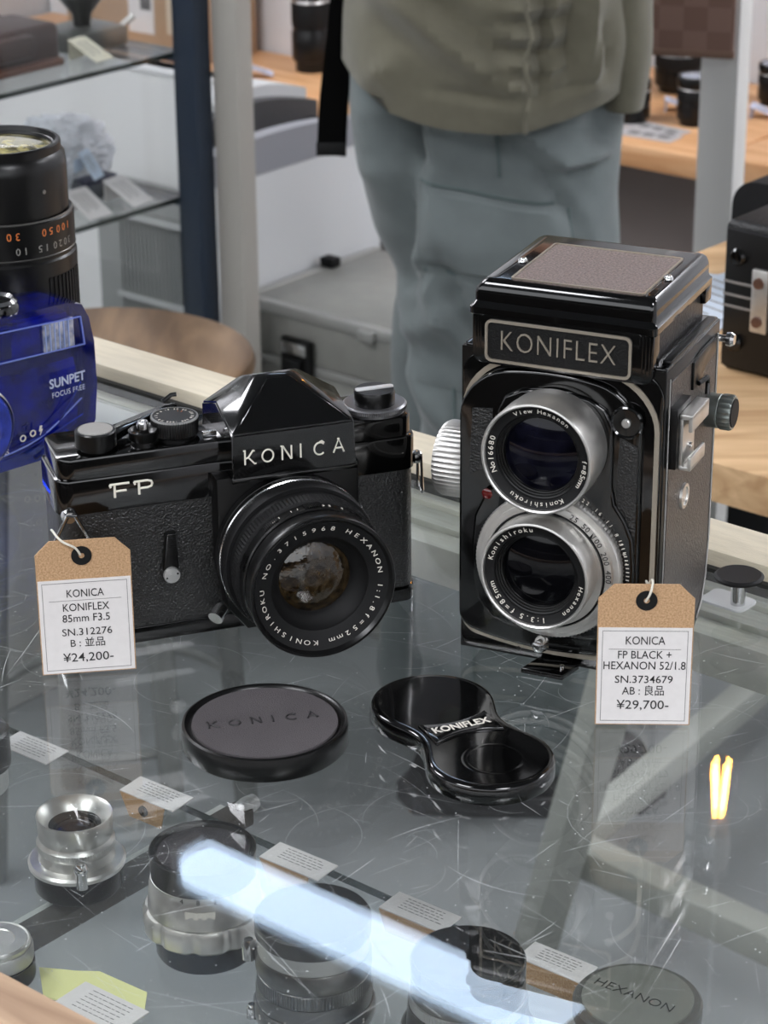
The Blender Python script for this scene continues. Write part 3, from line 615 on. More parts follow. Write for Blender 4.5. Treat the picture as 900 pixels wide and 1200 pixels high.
ob('side_port', la([(0, 0), (.0050, 0), (.0048, .0010), (.0036, .0010), (.0034, .0004), (0, .0004)], (KW+.0003, .0250, .0655), 'x', 36), SIL, kf)
ob('door_catch', pr([(.0290, .1060), (.0290, .1165), (.0400, .1180), (.0560, .1180), (.0560, .1120), (.0430, .1105), (.0400, .1060)], KW+.0003, KW+.0014, 'x', .0003), BLK2, kf)
ob('catch_hook', tb([(KW+.002, .0330, .1075), (KW+.0035, .0390, .1080), (KW+.003, .0420, .1050), (KW+.0035, .0400, .1010)], .0010, 8), BLK2, kf)
ob('strap_stud', la([(0, 0), (.0014, 0), (.0014, .0030), (.0026, .0032), (.0028, .0050), (.0020, .0062), (0, .0064)], (KW, .0640, .1150), 'x', 24), CHR, kf)
fk = ob('focus_knob', la([(0, 0), (.0130, 0), (.0138, .0010), (.0147, .0020), (.0147, .0120), (.0138, .0136), (.0110, .0140), (.0105, .0132), (0, .0132)], (0, .0165, .0700), '-x', knurl=(3, 4, 48, .0007)), SIL, kf)
ob('knob_hub', la([(0, .0130), (.0050, .0132), (.0045, .0150), (0, .0152)], (0, .0165, .0700), '-x', 24), CHR, fk)

# ================================================================ PRICE TAGS
def hang_tag(label, loc, yaw, wd, h, lines, string, hole, lean=0):
    t = thing('price_tag', label, 'price tag', loc, yaw)
    c = .0055
    ob('tag_card', pr([(0, 0), (wd, 0), (wd, h-c), (wd-c*1.0, h), (c*1.0, h), (0, h-c)], 0, .0006, 'y'), KRAFT, t)
    ob('paper_label', bx(.0004, wd-.0004, -.00018, -.00002, .0004, .0388), PAPER, t)
    bm = frame_ring([(.0018, .0016), (wd-.0018, .0016), (wd-.0018, .0376), (.0018, .0376)], [(.0020, .0018), (wd-.0020, .0018), (wd-.0020, .0374), (.0020, .0374)], -.00018, -.00026)
    ob('label_border', bm, INKG, t)
    ob('label_rule', bx(.0042, wd-.0042, -.00026, -.00018, .0302, .03035), INKG, t)
    ob('hole_ring', la([(.0011, .0001), (.0011, .0003), (.0038, .0003), (.0038, .0001)], (hole[0], 0, hole[1]), '-y', 40), BLK3, t)
    ob('string', tb(smoothpath(string, 8), .00045, 8), STRING, t)
    for s, z, size, width in lines:
        me = text_mesh(s, size, extrude=.00002, bold=.00001)
        xs = [v.co.x for v in me.vertices]; k = width/(max(xs)-min(xs)) if width else 1
        me.transform(on_front(wd/2, -.00028, z, sx=k)); link('printed_text', me, INK, t, smooth=False)
    return t
hang_tag('kraft price tag reading KONIFLEX 85mm F3.5 in front of the single-lens camera', (-.1290, .8209, .0008), .1432, .0352, .0546,
    [('KONICA', .0330, .0045, .0138), ('KONIFLEX', .0273, .0045, .0172), ('85mm F3.5', .0228, .0044, .0176), ('SN.312276', .0171, .0042, .0186), ('B : 並品', .0125, .0042, .0128), ('¥24,200-', .0065, .0050, .0188)],
    [(.0168, -.0004, .0487), (.0150, -.0012, .0520), (.0110, -.0014, .0545), (.0088, .0004, .0560), (.0072, .0065, .0560), (.0068, .0110, .0545)], (.0172, .0483))
hang_tag('kraft price tag reading FP BLACK + HEXANON in front of the twin-lens camera', (.0753, .7785, .0008), -.0369, .0340, .0556,
    [('KONICA', .0336, .0046, .0140), ('FP BLACK +', .0280, .0044, .0190), ('HEXANON 52/1.8', .0237, .0045, .0292), ('SN.3734679', .0182, .0042, .0206), ('AB : 良品', .0136, .0044, .0150), ('¥29,700-', .0080, .0050, .0186)],
    [(.0166, -.0004, .0492), (.0178, -.0014, .0520), (.0186, -.0010, .0548), (.0190, .0012, .0562), (.0188, .0040, .0555), (.0180, .0080, .0520), (.0178, .0150, .0500)], (.0170, .0494))

# ================================================================ LENS CAPS ON THE GLASS
t = thing('round_lens_cap', 'round black push-on lens cap with a grey KONICA disc', 'lens cap', (-.0430, .7680, 0), R(11.75))
ob('cap_rim', la([(0, .0002), (.0290, .0002), (.0296, .0010), (.0298, .0075), (.0294, .0088), (.0285, .0092), (.0276, .0088), (.0270, .0078), (0, .0078)], n=128), BLK2, t)
dc = ob('cap_disc', la([(0, .0077), (.0262, .0077), (.0260, .0086), (0, .0087)], n=96), CAPD, t)
strokes('KONICA', [-.0200, -.0125, -.0045, .0030, .0080, .0155], -.002, .0046, .0045, .0087, .0004, mat('debossed_dark', (34, 32, 34), .5), t, xf=lambda x, z, y: (x, z+.001, y))
cx0, cy0 = Vector((.0171, .7850)), Vector((.0361, .7439))
mid = (cx0+cy0)/2; dv = (cy0-cx0); L_ = dv.length/2
t = thing('figure_eight_cap', 'glossy black figure-eight twin lens cap reading KONIFLEX', 'lens cap', (mid.x, mid.y, 0), atan2(dv.y, dv.x))
rL, wst = .0225, .0168
def outline(rL, wst, n=24):
    up_ = []
    for i in range(n+1):
        a = pi-(pi/2)*i/n; up_.append((-L_+rL*cos(a), rL*sin(a)))
    for i in range(1, n):
        x = -L_+2*L_*i/n; up_.append((x, wst+(rL-wst)*(.5+.5*cos(pi*(x+L_)/L_))))
    for i in range(n+1):
        a = pi/2-(pi/2)*i/n; up_.append((L_+rL*cos(a), rL*sin(a)))
    return up_+[(x, -y) for x, y in up_[-2:0:-1]]
bm = NB(); prev = None
for off, z in ((-.0004, .0002), (0, .0008), (0, .0060), (-.0005, .0069), (-.0014, .0073), (-.0030, .0073), (-.0100, .0071)):
    ring = [bm.verts.new((x, y, z)) for x, y in outline(rL+off, max(wst+off, .0008))]
    if prev:
        n = len(ring)
        for i in range(n): bm.faces.new((prev[i], prev[(i+1) % n], ring[(i+1) % n], ring[i]))
    else: bm.faces.new(ring)
    prev = ring
bm.faces.new(prev[::-1]); ob('cap_shell', bm, BLK, t)
pl = []
for s_ in (1, -1):
    for i in range(13):
        y = s_*(.0132-.0264*i/12); x = s_*(.0075-.0035*(1-(y/.0132)**2)); pl.append((x, y))
ob('raised_panel', pr(pl, .0068, .0082, 'z', .0006, seg=3), BLK, t)
rl = R(22.6)-atan2(dv.y, dv.x)
me = text_mesh('KONIFLEX', .0055, extrude=.00008, bold=.00012); xs = [v.co.x for v in me.vertices]; k = .0218/(max(xs)-min(xs))
me.transform(basis((0, 0, .00825), (cos(rl), sin(rl), 0), (-sin(rl), cos(rl), 0), k, 1)); link('lettering', me, WHT, t, smooth=False)
for cxx in (L_,): ob('embossed_ring', la([(.0080, .0070), (.0100, .0072), (.0120, .0070)], (cxx+.002, 0, 0), n=64), BLK, t)

# ================================================================ BLUE COMPACT CAMERA AND TALL LENS ON THE GLASS
GRYB = mat('pale_blue_print', (176, 184, 210), .5)
bc = thing('compact_camera', 'translucent blue plastic compact camera lettered SUNPET FOCUS FREE', 'camera', (-.1520, 1.0450, 0), R(42))
BLU = mat('translucent_blue_plastic', (22, 52, 235), .06, spec=.6, trans=.93, coat=.5)
BLUD = mat('deep_blue_inner_plastic', (10, 14, 70), .2, var=.6, vscale=60, rgb2=(40, 60, 170))
BLUL = mat('pale_blue_moulded_line', (110, 125, 200), .25)
sil = [(-.095, .004), (-.090, .0), (.008, .0), (.0190, .003), (.0245, .012), (.0265, .029), (.0262, .050), (.0240, .062), (.0205, .0690), (.012, .0715), (-.060, .0730), (-.088, .070), (-.095, .062)]
ob('outer_shell', pr(sil, .0, .030, 'y', .0035, seg=3), BLU, bc)
ob('inner_block', pr([(-.088, .006), (.004, .006), (.0160, .012), (.0180, .030), (.0160, .044), (-.085, .044)], .005, .026, 'y', .002), BLUD, bc)
ob('top_block', bx(-.085, .016, .008, .026, .048, .066, bev=.002), BLUD, bc)
ob('window_outline', frame_ring([(-.085, .0690), (.0190, .0640), (.0205, .0500), (-.085, .0535)], [(-.0845, .0685), (.0185, .0635), (.0199, .0505), (-.0845, .0540)], -.0004, -.0012), BLUL, bc)
fu = ob('flash_unit', bx(-.0020, .0150, -.0009, .0040, .0505, .0645, bev=.0006), mat('flash_reflector', (120, 140, 190), .25, metal=.5, var=.35, vscale=300, rgb2=(190, 190, 200)), bc)
for k in range(6): ob('flash_rib', bx(-.0010+.0025*k, -.0006+.0025*k, -.0013, -.0005, .0512, .0638), mat('flash_line', (140, 156, 200), .2), fu)
ob('viewfinder_window', bx(-.034, -.018, .001, .004, .052, .066, bev=.001), BLK, bc)
ob('lens_barrel', la([(0, .0), (.020, .0), (.020, .006), (.017, .010), (.012, .010), (.008, .006), (0, .005)], (-.045, 0, .026), '-y', 64), BLUD, bc)
ob('barrel_ring', la([(.0195, .006), (.0205, .007), (.0195, .008)], (-.045, 0, .026), '-y', 64), CHR, bc)
ob('top_dial', la([(0, .070), (.0105, .070), (.0105, .0745), (.009, .0765), (0, .0768)], (-.018, .012, 0), n=48), BLK, bc)
ob('dial_ring', la([(.0070, .0764), (.0085, .0778), (.0100, .0764)], (-.018, .012, 0), n=48), CHR, bc)
text('SUNPET', .0062, GRYB, bc, on_front(.0075, -.0038, .0365, sx=.90), bold=.00012)
text('FOCUS FREE', .0036, GRYB, bc, on_front(.0078, -.0038, .0310, sx=.84), bold=0, spacing=1.12)
text('LENS', .0036, WHT, bc, on_front(-.030, -.0038, .0105, sx=.9))
for q, x in enumerate((-.0185, -.0130)):
    ob('mode_icon', la([(.0011, .0036), (.0011, .0040), (.0016, .0040), (.0016, .0036)], (x, 0, .0150+.001*q), '-y', 20), WHT, bc)
ob('flash_icon', pr([(-.0090, .0185), (-.0078, .0185), (-.0084, .0168), (-.0076, .0168), (-.0092, .0140), (-.0087, .0160), (-.0096, .0160)], -.0036, -.0040, 'y'), WHT, bc)
for q in range(3): ob('moulded_line', tb(smoothpath([(-.06+.02*q, -.0036, .004+.004*q), (-.02+.01*q, -.0037, .0085+.004*q), (.015, -.0036, .018+.008*q)], 5), .0004, 5), BLUL if q == 1 else BLUD, bc)
ob('lower_slot', tb([(-.0130, -.0040, .0040), (.0060, -.0040, .0120)], .0011, 8), BLUD, bc)

tl = thing('telephoto_lens', 'tall black telephoto lens standing upright behind the blue compact camera', 'lens', (-.1760, 1.100, 0), 0)
ob('barrel', la([(0, 0), (.0315, 0), (.0322, .001), (.0322, .0035), (.0330, .0040), (.0330, .0830), (.0322, .0840), (.0322, .0858), (.0318, .0860)], n=96), BLK2, tl)
ob('distance_ring', la([(.0300, .0858), (.0322, .0860), (.0326, .0865), (.0326, .1020), (.0318, .1028), (.0300, .1028)], n=96), BLK2, tl)
ob('ring_edge', la([(.0322, .0856), (.0328, .0862), (.0322, .0868)], n=96), mat('worn_edge', (120, 118, 114), .35, metal=.8), tl)
ob('ring_edge', la([(.0318, .1022), (.0324, .1028), (.0316, .1034)], n=96), MATS['worn_edge'], tl)
ob('front_barrel', la([(.0300, .1028), (.0305, .1032), (.0305, .1240), (.0300, .1290), (.0284, .1310), (.0284, .1345), (.0276, .1352), (.0262, .1352), (.0256, .1330), (.0238, .1320)], n=96), BLK2, tl)
ob('front_element', la([(.0240, .1318), (.0200, .1328), (.0120, .1338), (.0, .1342)], n=64), mat('pale_coated_glass', (60, 55, 34), .05, spec=1, coat=1, var=.8, vscale=150, rgb2=(190, 180, 120)), tl)
ob('inner_rim', la([(.0238, .1320), (.0242, .1332), (.0248, .1322)], n=64), BLK2, tl)
bm = NB()
for k in range(80):
    a = 2*pi*k/80
    if (k//10) % 2: bmesh.ops.create_cube(bm, size=1, matrix=Matrix.Translation((.0330*cos(a), .0330*sin(a), .041)) @ Matrix.Rotation(a, 4, 'Z') @ Matrix.Diagonal((.0012, .0014, .070, 1)))
ob('grip_ribs', bm, BLK3, tl, kind='stuff')
for s_, o_ in (('30', 6), ('50', 36), ('100', 58)): ring_text(s_, .0327, .0050, -81+o_+4, -7.0, (0, 0, .0980), ORG, tl, 'z', cyl=True, name='feet_numbers', flip=True)
for s_, o_ in (('10', 13), ('15', 32), ('20', 47), ('30', 60)): ring_text(s_, .0327, .0048, -81+o_+3, -6.4, (0, 0, .0908), GRYL, tl, 'z', cyl=True, name='metre_numbers', flip=True)
for (a, z) in ((-.75, .116), (-.35, .060)): ob('barrel_screw', la([(0, .0300 if z > .08 else .0325), (.0011, .0300 if z > .08 else .0325), (.0010, .0310 if z > .08 else .0335), (0, .0311 if z > .08 else .0336)], (0, 0, z), 'x', 12), MATS['worn_edge'], tl).rotation_euler.z = a

# ================================================================ LENSES ON THE GLASS SHELF UNDER THE COUNTER
SZ = -.1
def shelf_lens(label, loc, rz=0, cat='lens'): return thing('vintage_lens', label, cat, loc, rz, None)
t = shelf_lens('small silver vintage lens with a focus lever on the shelf under the glass', (-.1228, .8355, SZ), R(-20))
ob('rear_cap', la([(0, 0), (.0165, 0), (.0172, .001), (.0172, .0100), (.0165, .0110), (0, .0110)], n=64), BLK2, t)
ob('mount_flange', la([(.010, .0105), (.0192, .0110), (.0194, .0125), (.0185, .0135), (.0150, .0140), (.010, .0140)], n=80), SIL, t)
ob('focus_helicoid', la([(.010, .0135), (.0152, .0138), (.0148, .0180), (.0156, .0190), (.0156, .0215), (.0146, .0225), (.0142, .0235)], n=80, knurl=(3, 4, 90, .0003)), SIL, t)
ob('aperture_bezel', la([(.0142, .0232), (.0146, .0236), (.0148, .0285), (.0151, .0325), (.0149, .0330), (.0143, .0328), (.0112, .0290), (.0104, .0280)], n=80, knurl=(1, 2, 90, .00025)), SIL, t)
ob('inner_ring', la([(.0106, .0281), (.0092, .0272), (.0086, .0262), (.0080, .0262)], n=64), BLK3, t)
ob('front_element', la([(.0082, .0262), (.0050, .0276), (0, .0281)], n=48), LG, t)
lv_ = ob('focus_lever', la([(0, .0060), (.0024, .0060), (.0024, .0125), (.0030, .0135), (.0030, .0150), (.0018, .0170), (0, .0174)], (.0100, -.0160, .004), n=24), CHR, t)

def tagcard(label, loc, rz, wd=.034, h=.022, tilt=12, kraft=True, lines=6, hole=False, flip=False, m=None):
    t = thing('lens_price_tag', label, 'price tag', loc, rz)
    bm = bx(0, wd, 0, h, 0, .0005); T = Matrix.Rotation(R(tilt), 4, 'X')
    bmesh.ops.transform(bm, matrix=T, verts=bm.verts); ob('tag_paper', bm, m or PAPER, t)
    if kraft:
        bm = NB(); prism(bm, [(0, 0), (wd*.84, 0), (wd*.76, -.0105), (wd*.16, -.0105)] if not flip else [(0, 0), (wd, 0), (wd*.9, -.0095), (wd*.1, -.0095)], 0, .0005, 'y'); ob('kraft_end', bm, KRAFT, t)
        if hole: ob('hole_ring', la([(.0006, .0002), (.0006, .0009), (.0024, .0009), (.0024, .0002)], (wd*.45, 0, -.005), '-y', 28), BLK3, t)
    bm = NB(); rnd = random.Random(label)
    for k in range(lines):
        x = wd*.2
        while x < wd*.8:
            l = rnd.uniform(.001, .003); box(bm, x, x+l, h*(.85-.13*k)-.00018, h*(.85-.13*k)+.00018, .0005, .00055); x += l+.0007
    bmesh.ops.transform(bm, matrix=T, verts=bm.verts); ob('printed_lines', bm, INKG, t, kind='stuff')
    return t
tagcard('folded price tag with a brown end beside the small silver lens', (-.1120, .8965, -.0920), R(-38), .030, .013, 3, True, 5, True)
tagcard('price tag just behind the hooded lens', (-.0510, .8420, -.0920), R(-38), .030, .013, 2, lines=5)
tagcard('price tag between the ribbed black lens and the clear-capped lens', (-.0033, .8040, -.0920), R(-38), .030, .013, 2, lines=5, flip=True)
tagcard('price tag wedged behind the grey HEXANON cap', (.0480, .7690, -.0920), R(-38), .028, .012, 2, lines=5, flip=True)
tagcard('white price card lying on a yellow slip at the wooden front rail', (-.1225, .7500, -.0975), R(-38), .032, .017, 0, False)
tagcard('white price card on the shelf at the left edge of the glass', (-.1710, .9475, -.0975), R(-38), .030, .014, 2, False)
t = tag(ob('yellow_slip', pr([(-.131, .776), (-.122, .7745), (-.117, .7735), (-.108, .773), (-.089, .759), (-.089, .744), (-.127, .757)], SZ+.0002, SZ+.0010, 'z'), mat('pale_yellow_paper', (226, 226, 160), .7)), 'pale yellow paper slip by the wooden front rail', 'paper slip')

t = shelf_lens('silver lens under a dark lens hood with a scalloped focus ring', (-.0690, .7900, SZ), R(10))
ob('rear_cap', la([(0, 0), (.0185, 0), (.0190, .001), (.0190, .0105), (0, .0110)], n=72), BLK2, t)
bm = NB(); ring = []
prof = [(.0180, .0105), (.0225, .0108), (.0236, .0120), (.0236, .0185), (.0226, .0200), (.0185, .0205)]; rows = []
for r, h in prof:
    rows.append([bm.verts.new(((r-(.0012*max(0, cos(10*a))**2 if r > .022 else 0))*cos(a), (r-(.0012*max(0, cos(10*a))**2 if r > .022 else 0))*sin(a), h)) for a in [2*pi*i/160 for i in range(160)]])
for a, b in zip(rows, rows[1:]):
    for i in range(160): bm.faces.new((a[i], a[(i+1) % 160], b[(i+1) % 160], b[i]))
ob('scalloped_ring', bm, SIL, t)
ob('silver_barrel', la([(.0180, .0200), (.0215, .0203), (.0207, .0300), (.0200, .0310), (.0200, .0335), (.0190, .0338)], n=96), SIL, t)
for a in (-1.9, -1.75, -1.6): ob('barrel_window', bx(-.0025, .0025, .0002, .0010, 0, .0030), WHT, t).matrix_local = Matrix.Rotation(a+pi/2, 4, 'Z') @ Matrix.Translation((0, -.0212, .0255))
ob('lens_hood', la([(.0180, .0330), (.0198, .0332), (.0200, .0420), (.0202, .0438), (.0197, .0442), (.0180, .0440), (.0172, .0425), (.0165, .0360), (0, .0355)], n=96), BLK2, t)
ob('hood_cap', la([(0, .0418), (.0172, .0418), (.0174, .0426), (0, .0428)], n=64), mat('grained_dark_cap', (58, 54, 58), .6, bump=1, bscale=1200), t)
ring_text('4 8 2 1', .0202, .0030, -120, 9, (0, 0, .0322), INK, t, 'z', cyl=True, name='aperture_numbers')

def ribbed(label, loc, parts, kz=1, rz=0):
    t = shelf_lens(label, loc, rz)
    for nm, prof, m, kn_ in parts: ob(nm, la([(a_, b_*kz) for a_, b_ in prof], n=96, knurl=kn_), m, t)
    return t
DKS = mat('dark_silver_barrel', (120, 119, 116), .28, metal=.9, var=.15, vscale=80)
t = ribbed('ribbed dark silver lens with a black front cap, third lens along the shelf', (-.0262, .7310, SZ), [
    ('rear_cap', [(0, 0), (.0192, 0), (.0196, .001), (.0196, .0130), (0, .0132)], BLK2, None),
    ('focus_ring', [(.018, .0128), (.0214, .0131), (.0218, .0145), (.0218, .0185), (.0210, .0200), (.018, .0202)], DKS, None),
    ('knurled_ring', [(.018, .0200), (.0205, .0202), (.0208, .0215), (.0208, .0260), (.0204, .0270), (.018, .0272)], DKS, (2, 3, 110, .0003)),
    ('barrel', [(.018, .0270), (.0203, .0272), (.0203, .0330), (.0196, .0335), (.018, .0336)], DKS, (1, 2, 110, .0003)),
    ('aperture_ring', [(.018, .0334), (.0200, .0336), (.0207, .0350), (.0207, .0410), (.0200, .0420), (.018, .0422)], DKS, (2, 3, 110, .0003)),
    ('front_bezel', [(.018, .0420), (.0198, .0422), (.0200, .0490), (.018, .0492)], SIL2, None),
    ('front_cap', [(0, .0488), (.0200, .0490), (.0206, .0500), (.0206, .0560), (.0200, .0568), (0, .0570)], BLK2, None)], .92)
ob('release_knob', la([(0, 0), (.0024, 0), (.0024, .0060), (.0016, .0080), (0, .0082)], (-.0228, 0, .0340), n=20), CHR, t)
ob('release_knob', la([(0, 0), (.0020, 0), (.0020, .0040), (.0012, .0055), (0, .0056)], (-.0222, -.004, .0120), n=20), CHR, t)
ring_text('5 8 12 20 50 1 2', .0220, .0028, -150, 7.5, (0, 0, .0165), WHT, t, 'z', cyl=True, name='distance_numbers')
t = ribbed('dark silver lens with a glossy see-through front cap, beside the pale tube reflection', (.0278, .7130, SZ), [
    ('rear_cap', [(0, 0), (.0192, 0), (.0196, .001), (.0196, .0130), (0, .0132)], BLK2, None),
    ('focus_ring', [(.018, .0128), (.0230, .0131), (.0236, .0145), (.0236, .0205), (.0226, .0220), (.018, .0222)], DKS, None),
    ('barrel', [(.018, .0220), (.0216, .0222), (.0210, .0330), (.018, .0336)], DKS, None),
    ('knurled_ring', [(.018, .0334), (.0208, .0336), (.0208, .0380), (.018, .0382)], SIL2, (1, 2, 110, .0003)),
    ('front_barrel', [(.018, .0380), (.0200, .0382), (.0200, .0460), (.018, .0462)], DKS, None),
    ('front_cap', [(0, .0458), (.0196, .0460), (.0200, .0466), (.0200, .0536), (.0195, .0546), (.0185, .0540), (0, .0538)], BLK, None)], .84)
t = ribbed('lens under a grey disc cap engraved HEXANON', (.0850, .6990, SZ), [
    ('rear_cap', [(0, 0), (.0200, 0), (.0204, .001), (.0204, .0130), (0, .0132)], BLK2, None),
    ('focus_ring', [(.018, .0128), (.0216, .0131), (.0220, .0145), (.0220, .0260), (.0212, .0270), (.018, .0272)], DKS, (2, 3, 110, .0003)),
    ('barrel', [(.018, .0270), (.0203, .0272), (.0203, .0380), (.018, .0386)], BLK2, None),
    ('lens_cap', [(0, .0384), (.0215, .0386), (.0221, .0392), (.0222, .0455), (.0214, .0468), (.0196, .0472), (0, .0472)], mat('grey_metal_cap', (110, 110, 106), .35, metal=.6), None)], .80)
ob('cap_disc', la([(0, .0370), (.0193, .0376), (.0191, .0383), (0, .0384)], n=96), mat('grey_green_disc', (134, 136, 128), .45, metal=.4, var=.05, vscale=40), t)
text('HEXANON', .0062, INK, t, basis((-.0012, .0008, .0385), (.812, -.584, 0), (.584, .812, 0), 1.0, 1), bold=-.0001)
t = ribbed('flat silver lens lying by the wooden front rail', (-.1455, .7720, SZ), [
    ('rear_cap', [(0, 0), (.0135, 0), (.0138, .001), (.0138, .0075), (0, .0076)], BLK2, None),
    ('knurled_ring', [(.010, .0074), (.0132, .0076), (.0136, .0085), (.0136, .0130), (.0130, .0138), (.010, .0139)], SIL2, (2, 3, 80, .0003)),
    ('front_ring', [(0, .0139), (.0126, .0139), (.0128, .0155), (.0122, .0160), (.0116, .0156), (.0112, .0160), (.0070, .0162), (.0066, .0158), (0, .0158)], SIL, None)])
t = ribbed('dark lens at the left edge under the glass, beside a white card', (-.1770, .9150, SZ), [
    ('rear_cap', [(0, 0), (.0150, 0), (.0154, .001), (.0154, .0110), (0, .0112)], SIL2, None),
    ('barrel', [(.012, .0110), (.0170, .0112), (.0172, .0130), (.0172, .0270), (.0160, .0280), (.012, .0270), (0, .0260)], BLK2, None)])

# ================================================================ BEYOND THE COUNTER: WOOD TABLE WITH CREAM LEGS
tabl = thing('wood_table', 'light oak table with splayed cream legs beyond the counter', 'table', (0, 0, 0), 0)
top = [(.106, 1.483), (.205+.0, 1.401), (.80, .897), (1.16, 1.39), (.52, 1.93), (.315, 1.918), (.243, 1.838)]
ob('tabletop', pr(top, -.176, -.15, 'z', .002), OAK, tabl)
LEGM = mat('cream_painted_steel', (158, 160, 153), .5, var=.04, vscale=20)
def bar(p, q, w_, m, parent, nm='leg', sq=1.0):
    p, q = Vector(p), Vector(q); d = (q-p); L = d.length; d.normalize()
    x = d.cross(Vector((0, 0, 1))); x = x.normalized() if x.length > .01 else Vector((1, 0, 0)); y = d.cross(x)
    bm = bx(-w_/2, w_/2, -w_*sq/2, w_*sq/2, 0, L, bev=w_*.12)
    mm = Matrix((x, y, d)).transposed().to_4x4(); mm.translation = p
    bmesh.ops.transform(bm, matrix=mm, verts=bm.verts); return ob(nm, bm, m, parent)
bar((.150, 2.115, FLOOR), (.262, 1.78, -.176), .036, LEGM, tabl)
bar((.178, 2.11, -.85), (.60, 2.705, -.85), .032, LEGM, tabl, 'stretcher')
bar((.178, 2.11, -.85), (.62, 1.68, -.85), .034, LEGM, tabl, 'stretcher')
bar((.62, 1.66, FLOOR), (.60, 1.55, -.176), .036, LEGM, tabl)
bar((.60, 2.72, FLOOR), (.56, 1.86, -.176), .036, LEGM, tabl)

bb = thing('box_camera', 'black leather box camera with chrome latch and three silver stripes on the oak table', 'camera', Wd(-.1480, .53, -.15), YAW)
ob('box_body', bx(0, .120, 0, .085, 0, .105, bev=.006, seg=3), mat('black_box_leather', (9, 9, 9), .42, spec=.35, bump=.7, bscale=500, voro=True), bb)
ob('front_panel', bx(.004, .116, -.0025, .001, .004, .100, bev=.001), BLK2, bb)
for z in (.047, .055, .064): ob('silver_stripe', bx(.004, .040, -.0034, -.002, z-.0008, z+.0008), mat('dull_silver_stripe', (150, 148, 146), .4, metal=.5), bb)
for z in (.0215, .082): ob('round_stud', la([(0, .0020), (.0058, .0020), (.0060, .0040), (.0045, .0060), (0, .0066)], (.0140, 0, z), '-y', 28), BLK, bb)
la_ = ob('latch', bx(.0270, .0400, -.0060, -.0020, .0330, .0770, bev=.0012), SIL, bb)
for z in (.041, .068): ob('latch_rivet', la([(0, .0058), (.0040, .0058), (.0036, .0080), (0, .0086)], (.0330, 0, z), '-y', 20), mat('brown_rivet', (110, 82, 70), .3, metal=.6), la_)
bb2 = thing('camera_case', 'black rounded camera case with a pale emblem behind the box camera', 'camera case', Wd(-.2600, .72, -.15), YAW)
ob('case_body', pr(rrect(0, .11, 0, .073, [.02, .02, .004, .004], 6), 0, .05, 'y', .004), BLK3, bb2)
ob('emblem', pr([(.0175, .040), (.020, .050), (.0225, .046), (.026, .052), (.028, .040), (.0255, .040), (.0225, .0425), (.0195, .040)], -.0004, -.0012, 'y'), WHT, bb2)
ob('emblem_line', bx(.0170, .0270, -.0012, -.0002, .0315, .0335), GRYL, bb2)
for k, (dx, dy, rr) in enumerate(((0, 0, 8), (.006, .004, -14))):
    t = thing('paper_sheet', ['white printed sheet lying under the box camera', 'crumpled pale sheet on top of the printed sheet'][k], 'paper', Wd(-.246+dx, .645+dy, -.1498+.0012*k), YAW+R(rr))
    ob('sheet', bx(-.03, .05, -.06, .06, 0, .0009), mat('bluish_paper', (190, 200, 212), .7), t)
    bm = NB()
    for q in range(8): box(bm, -.024, .044-.004*(q % 3), -.05+.012*q, -.048+.012*q, .0009, .0010)
    ob('printed_lines', bm, INKG, t, kind='stuff')

# ================================================================ STOOL, FLIGHT CASE, BIN
t = thing('round_stool', 'round walnut-topped stool beyond the counter', 'stool', (-.2878, 2.322, FLOOR), 0)
zt = -.40-FLOOR
ob('seat', la([(0, zt-.030), (.150, zt-.026), (.157, zt-.021), (.160, zt-.010), (.157, zt-.003), (.150, zt), (0, zt)], n=96), WALN, t)
for a in range(4):
    aa = a*pi/2+.5; ob('leg', tb([(.11*cos(aa), .11*sin(aa), zt-.03), (.15*cos(aa), .15*sin(aa), 0)], .013, 12), mat('grey_stool_leg', (112, 114, 112), .4), t)
ob('foot_ring', tb([(.132*cos(2*pi*k/32), .132*sin(2*pi*k/32), .18) for k in range(32)], .006, 8, True), MATS['grey_stool_leg'], t)

fc = thing('flight_case', 'grey aluminium flight case with a black latch on the floor', 'case', Wd(-1.362, 1.335, FLOOR), YAW)
hC = -.55-FLOOR
GPAN = mat('grey_case_laminate', (142, 142, 136), .5, var=.05, vscale=40)
ob('case_body', bx(0, .44, 0, .262, 0, hC-.075, bev=.004), GPAN, fc)
ob('case_lid', bx(0, .44, 0, .262, hC-.070, hC, bev=.004), GPAN, fc)
EXT = mat('case_extrusion', (178, 178, 174), .35, metal=.6)
for z0, z1 in ((hC-.014, hC+.001), (hC-.082, hC-.070), (0, .014)): ob('edge_extrusion', bx(-.002, .442, -.003, .012, z0, z1, bev=.002), EXT, fc)
ob('edge_extrusion', bx(-.002, .012, -.003, .264, hC-.010, hC+.0016, bev=.002), EXT, fc)
ob('edge_extrusion', bx(-.002, .010, -.003, .012, 0, hC, bev=.002), EXT, fc)
ob('corner_cap', bx(-.004, .016, -.005, .016, hC-.018, hC+.003, bev=.005), mat('corner_brown', (120, 96, 90), .5), fc)
lt = ob('latch', bx(.075, .125, -.013, -.002, hC-.125, hC-.035, bev=.004), BLK2, fc)
ob('latch_lever', bx(.085, .115, -.022, -.012, hC-.115, hC-.060, bev=.004), BLK3, lt)
ob('latch_plate', bx(.080, .120, -.0155, -.012, hC-.055, hC-.040, bev=.001), CHR, lt)
ob('hasp', bx(.200, .225, -.010, -.001, hC-.016, hC-.002, bev=.002), EXT, fc)
ob('hinge_block', bx(.000, .022, .150, .168, hC+.001, hC+.014, bev=.002), BLK3, fc)

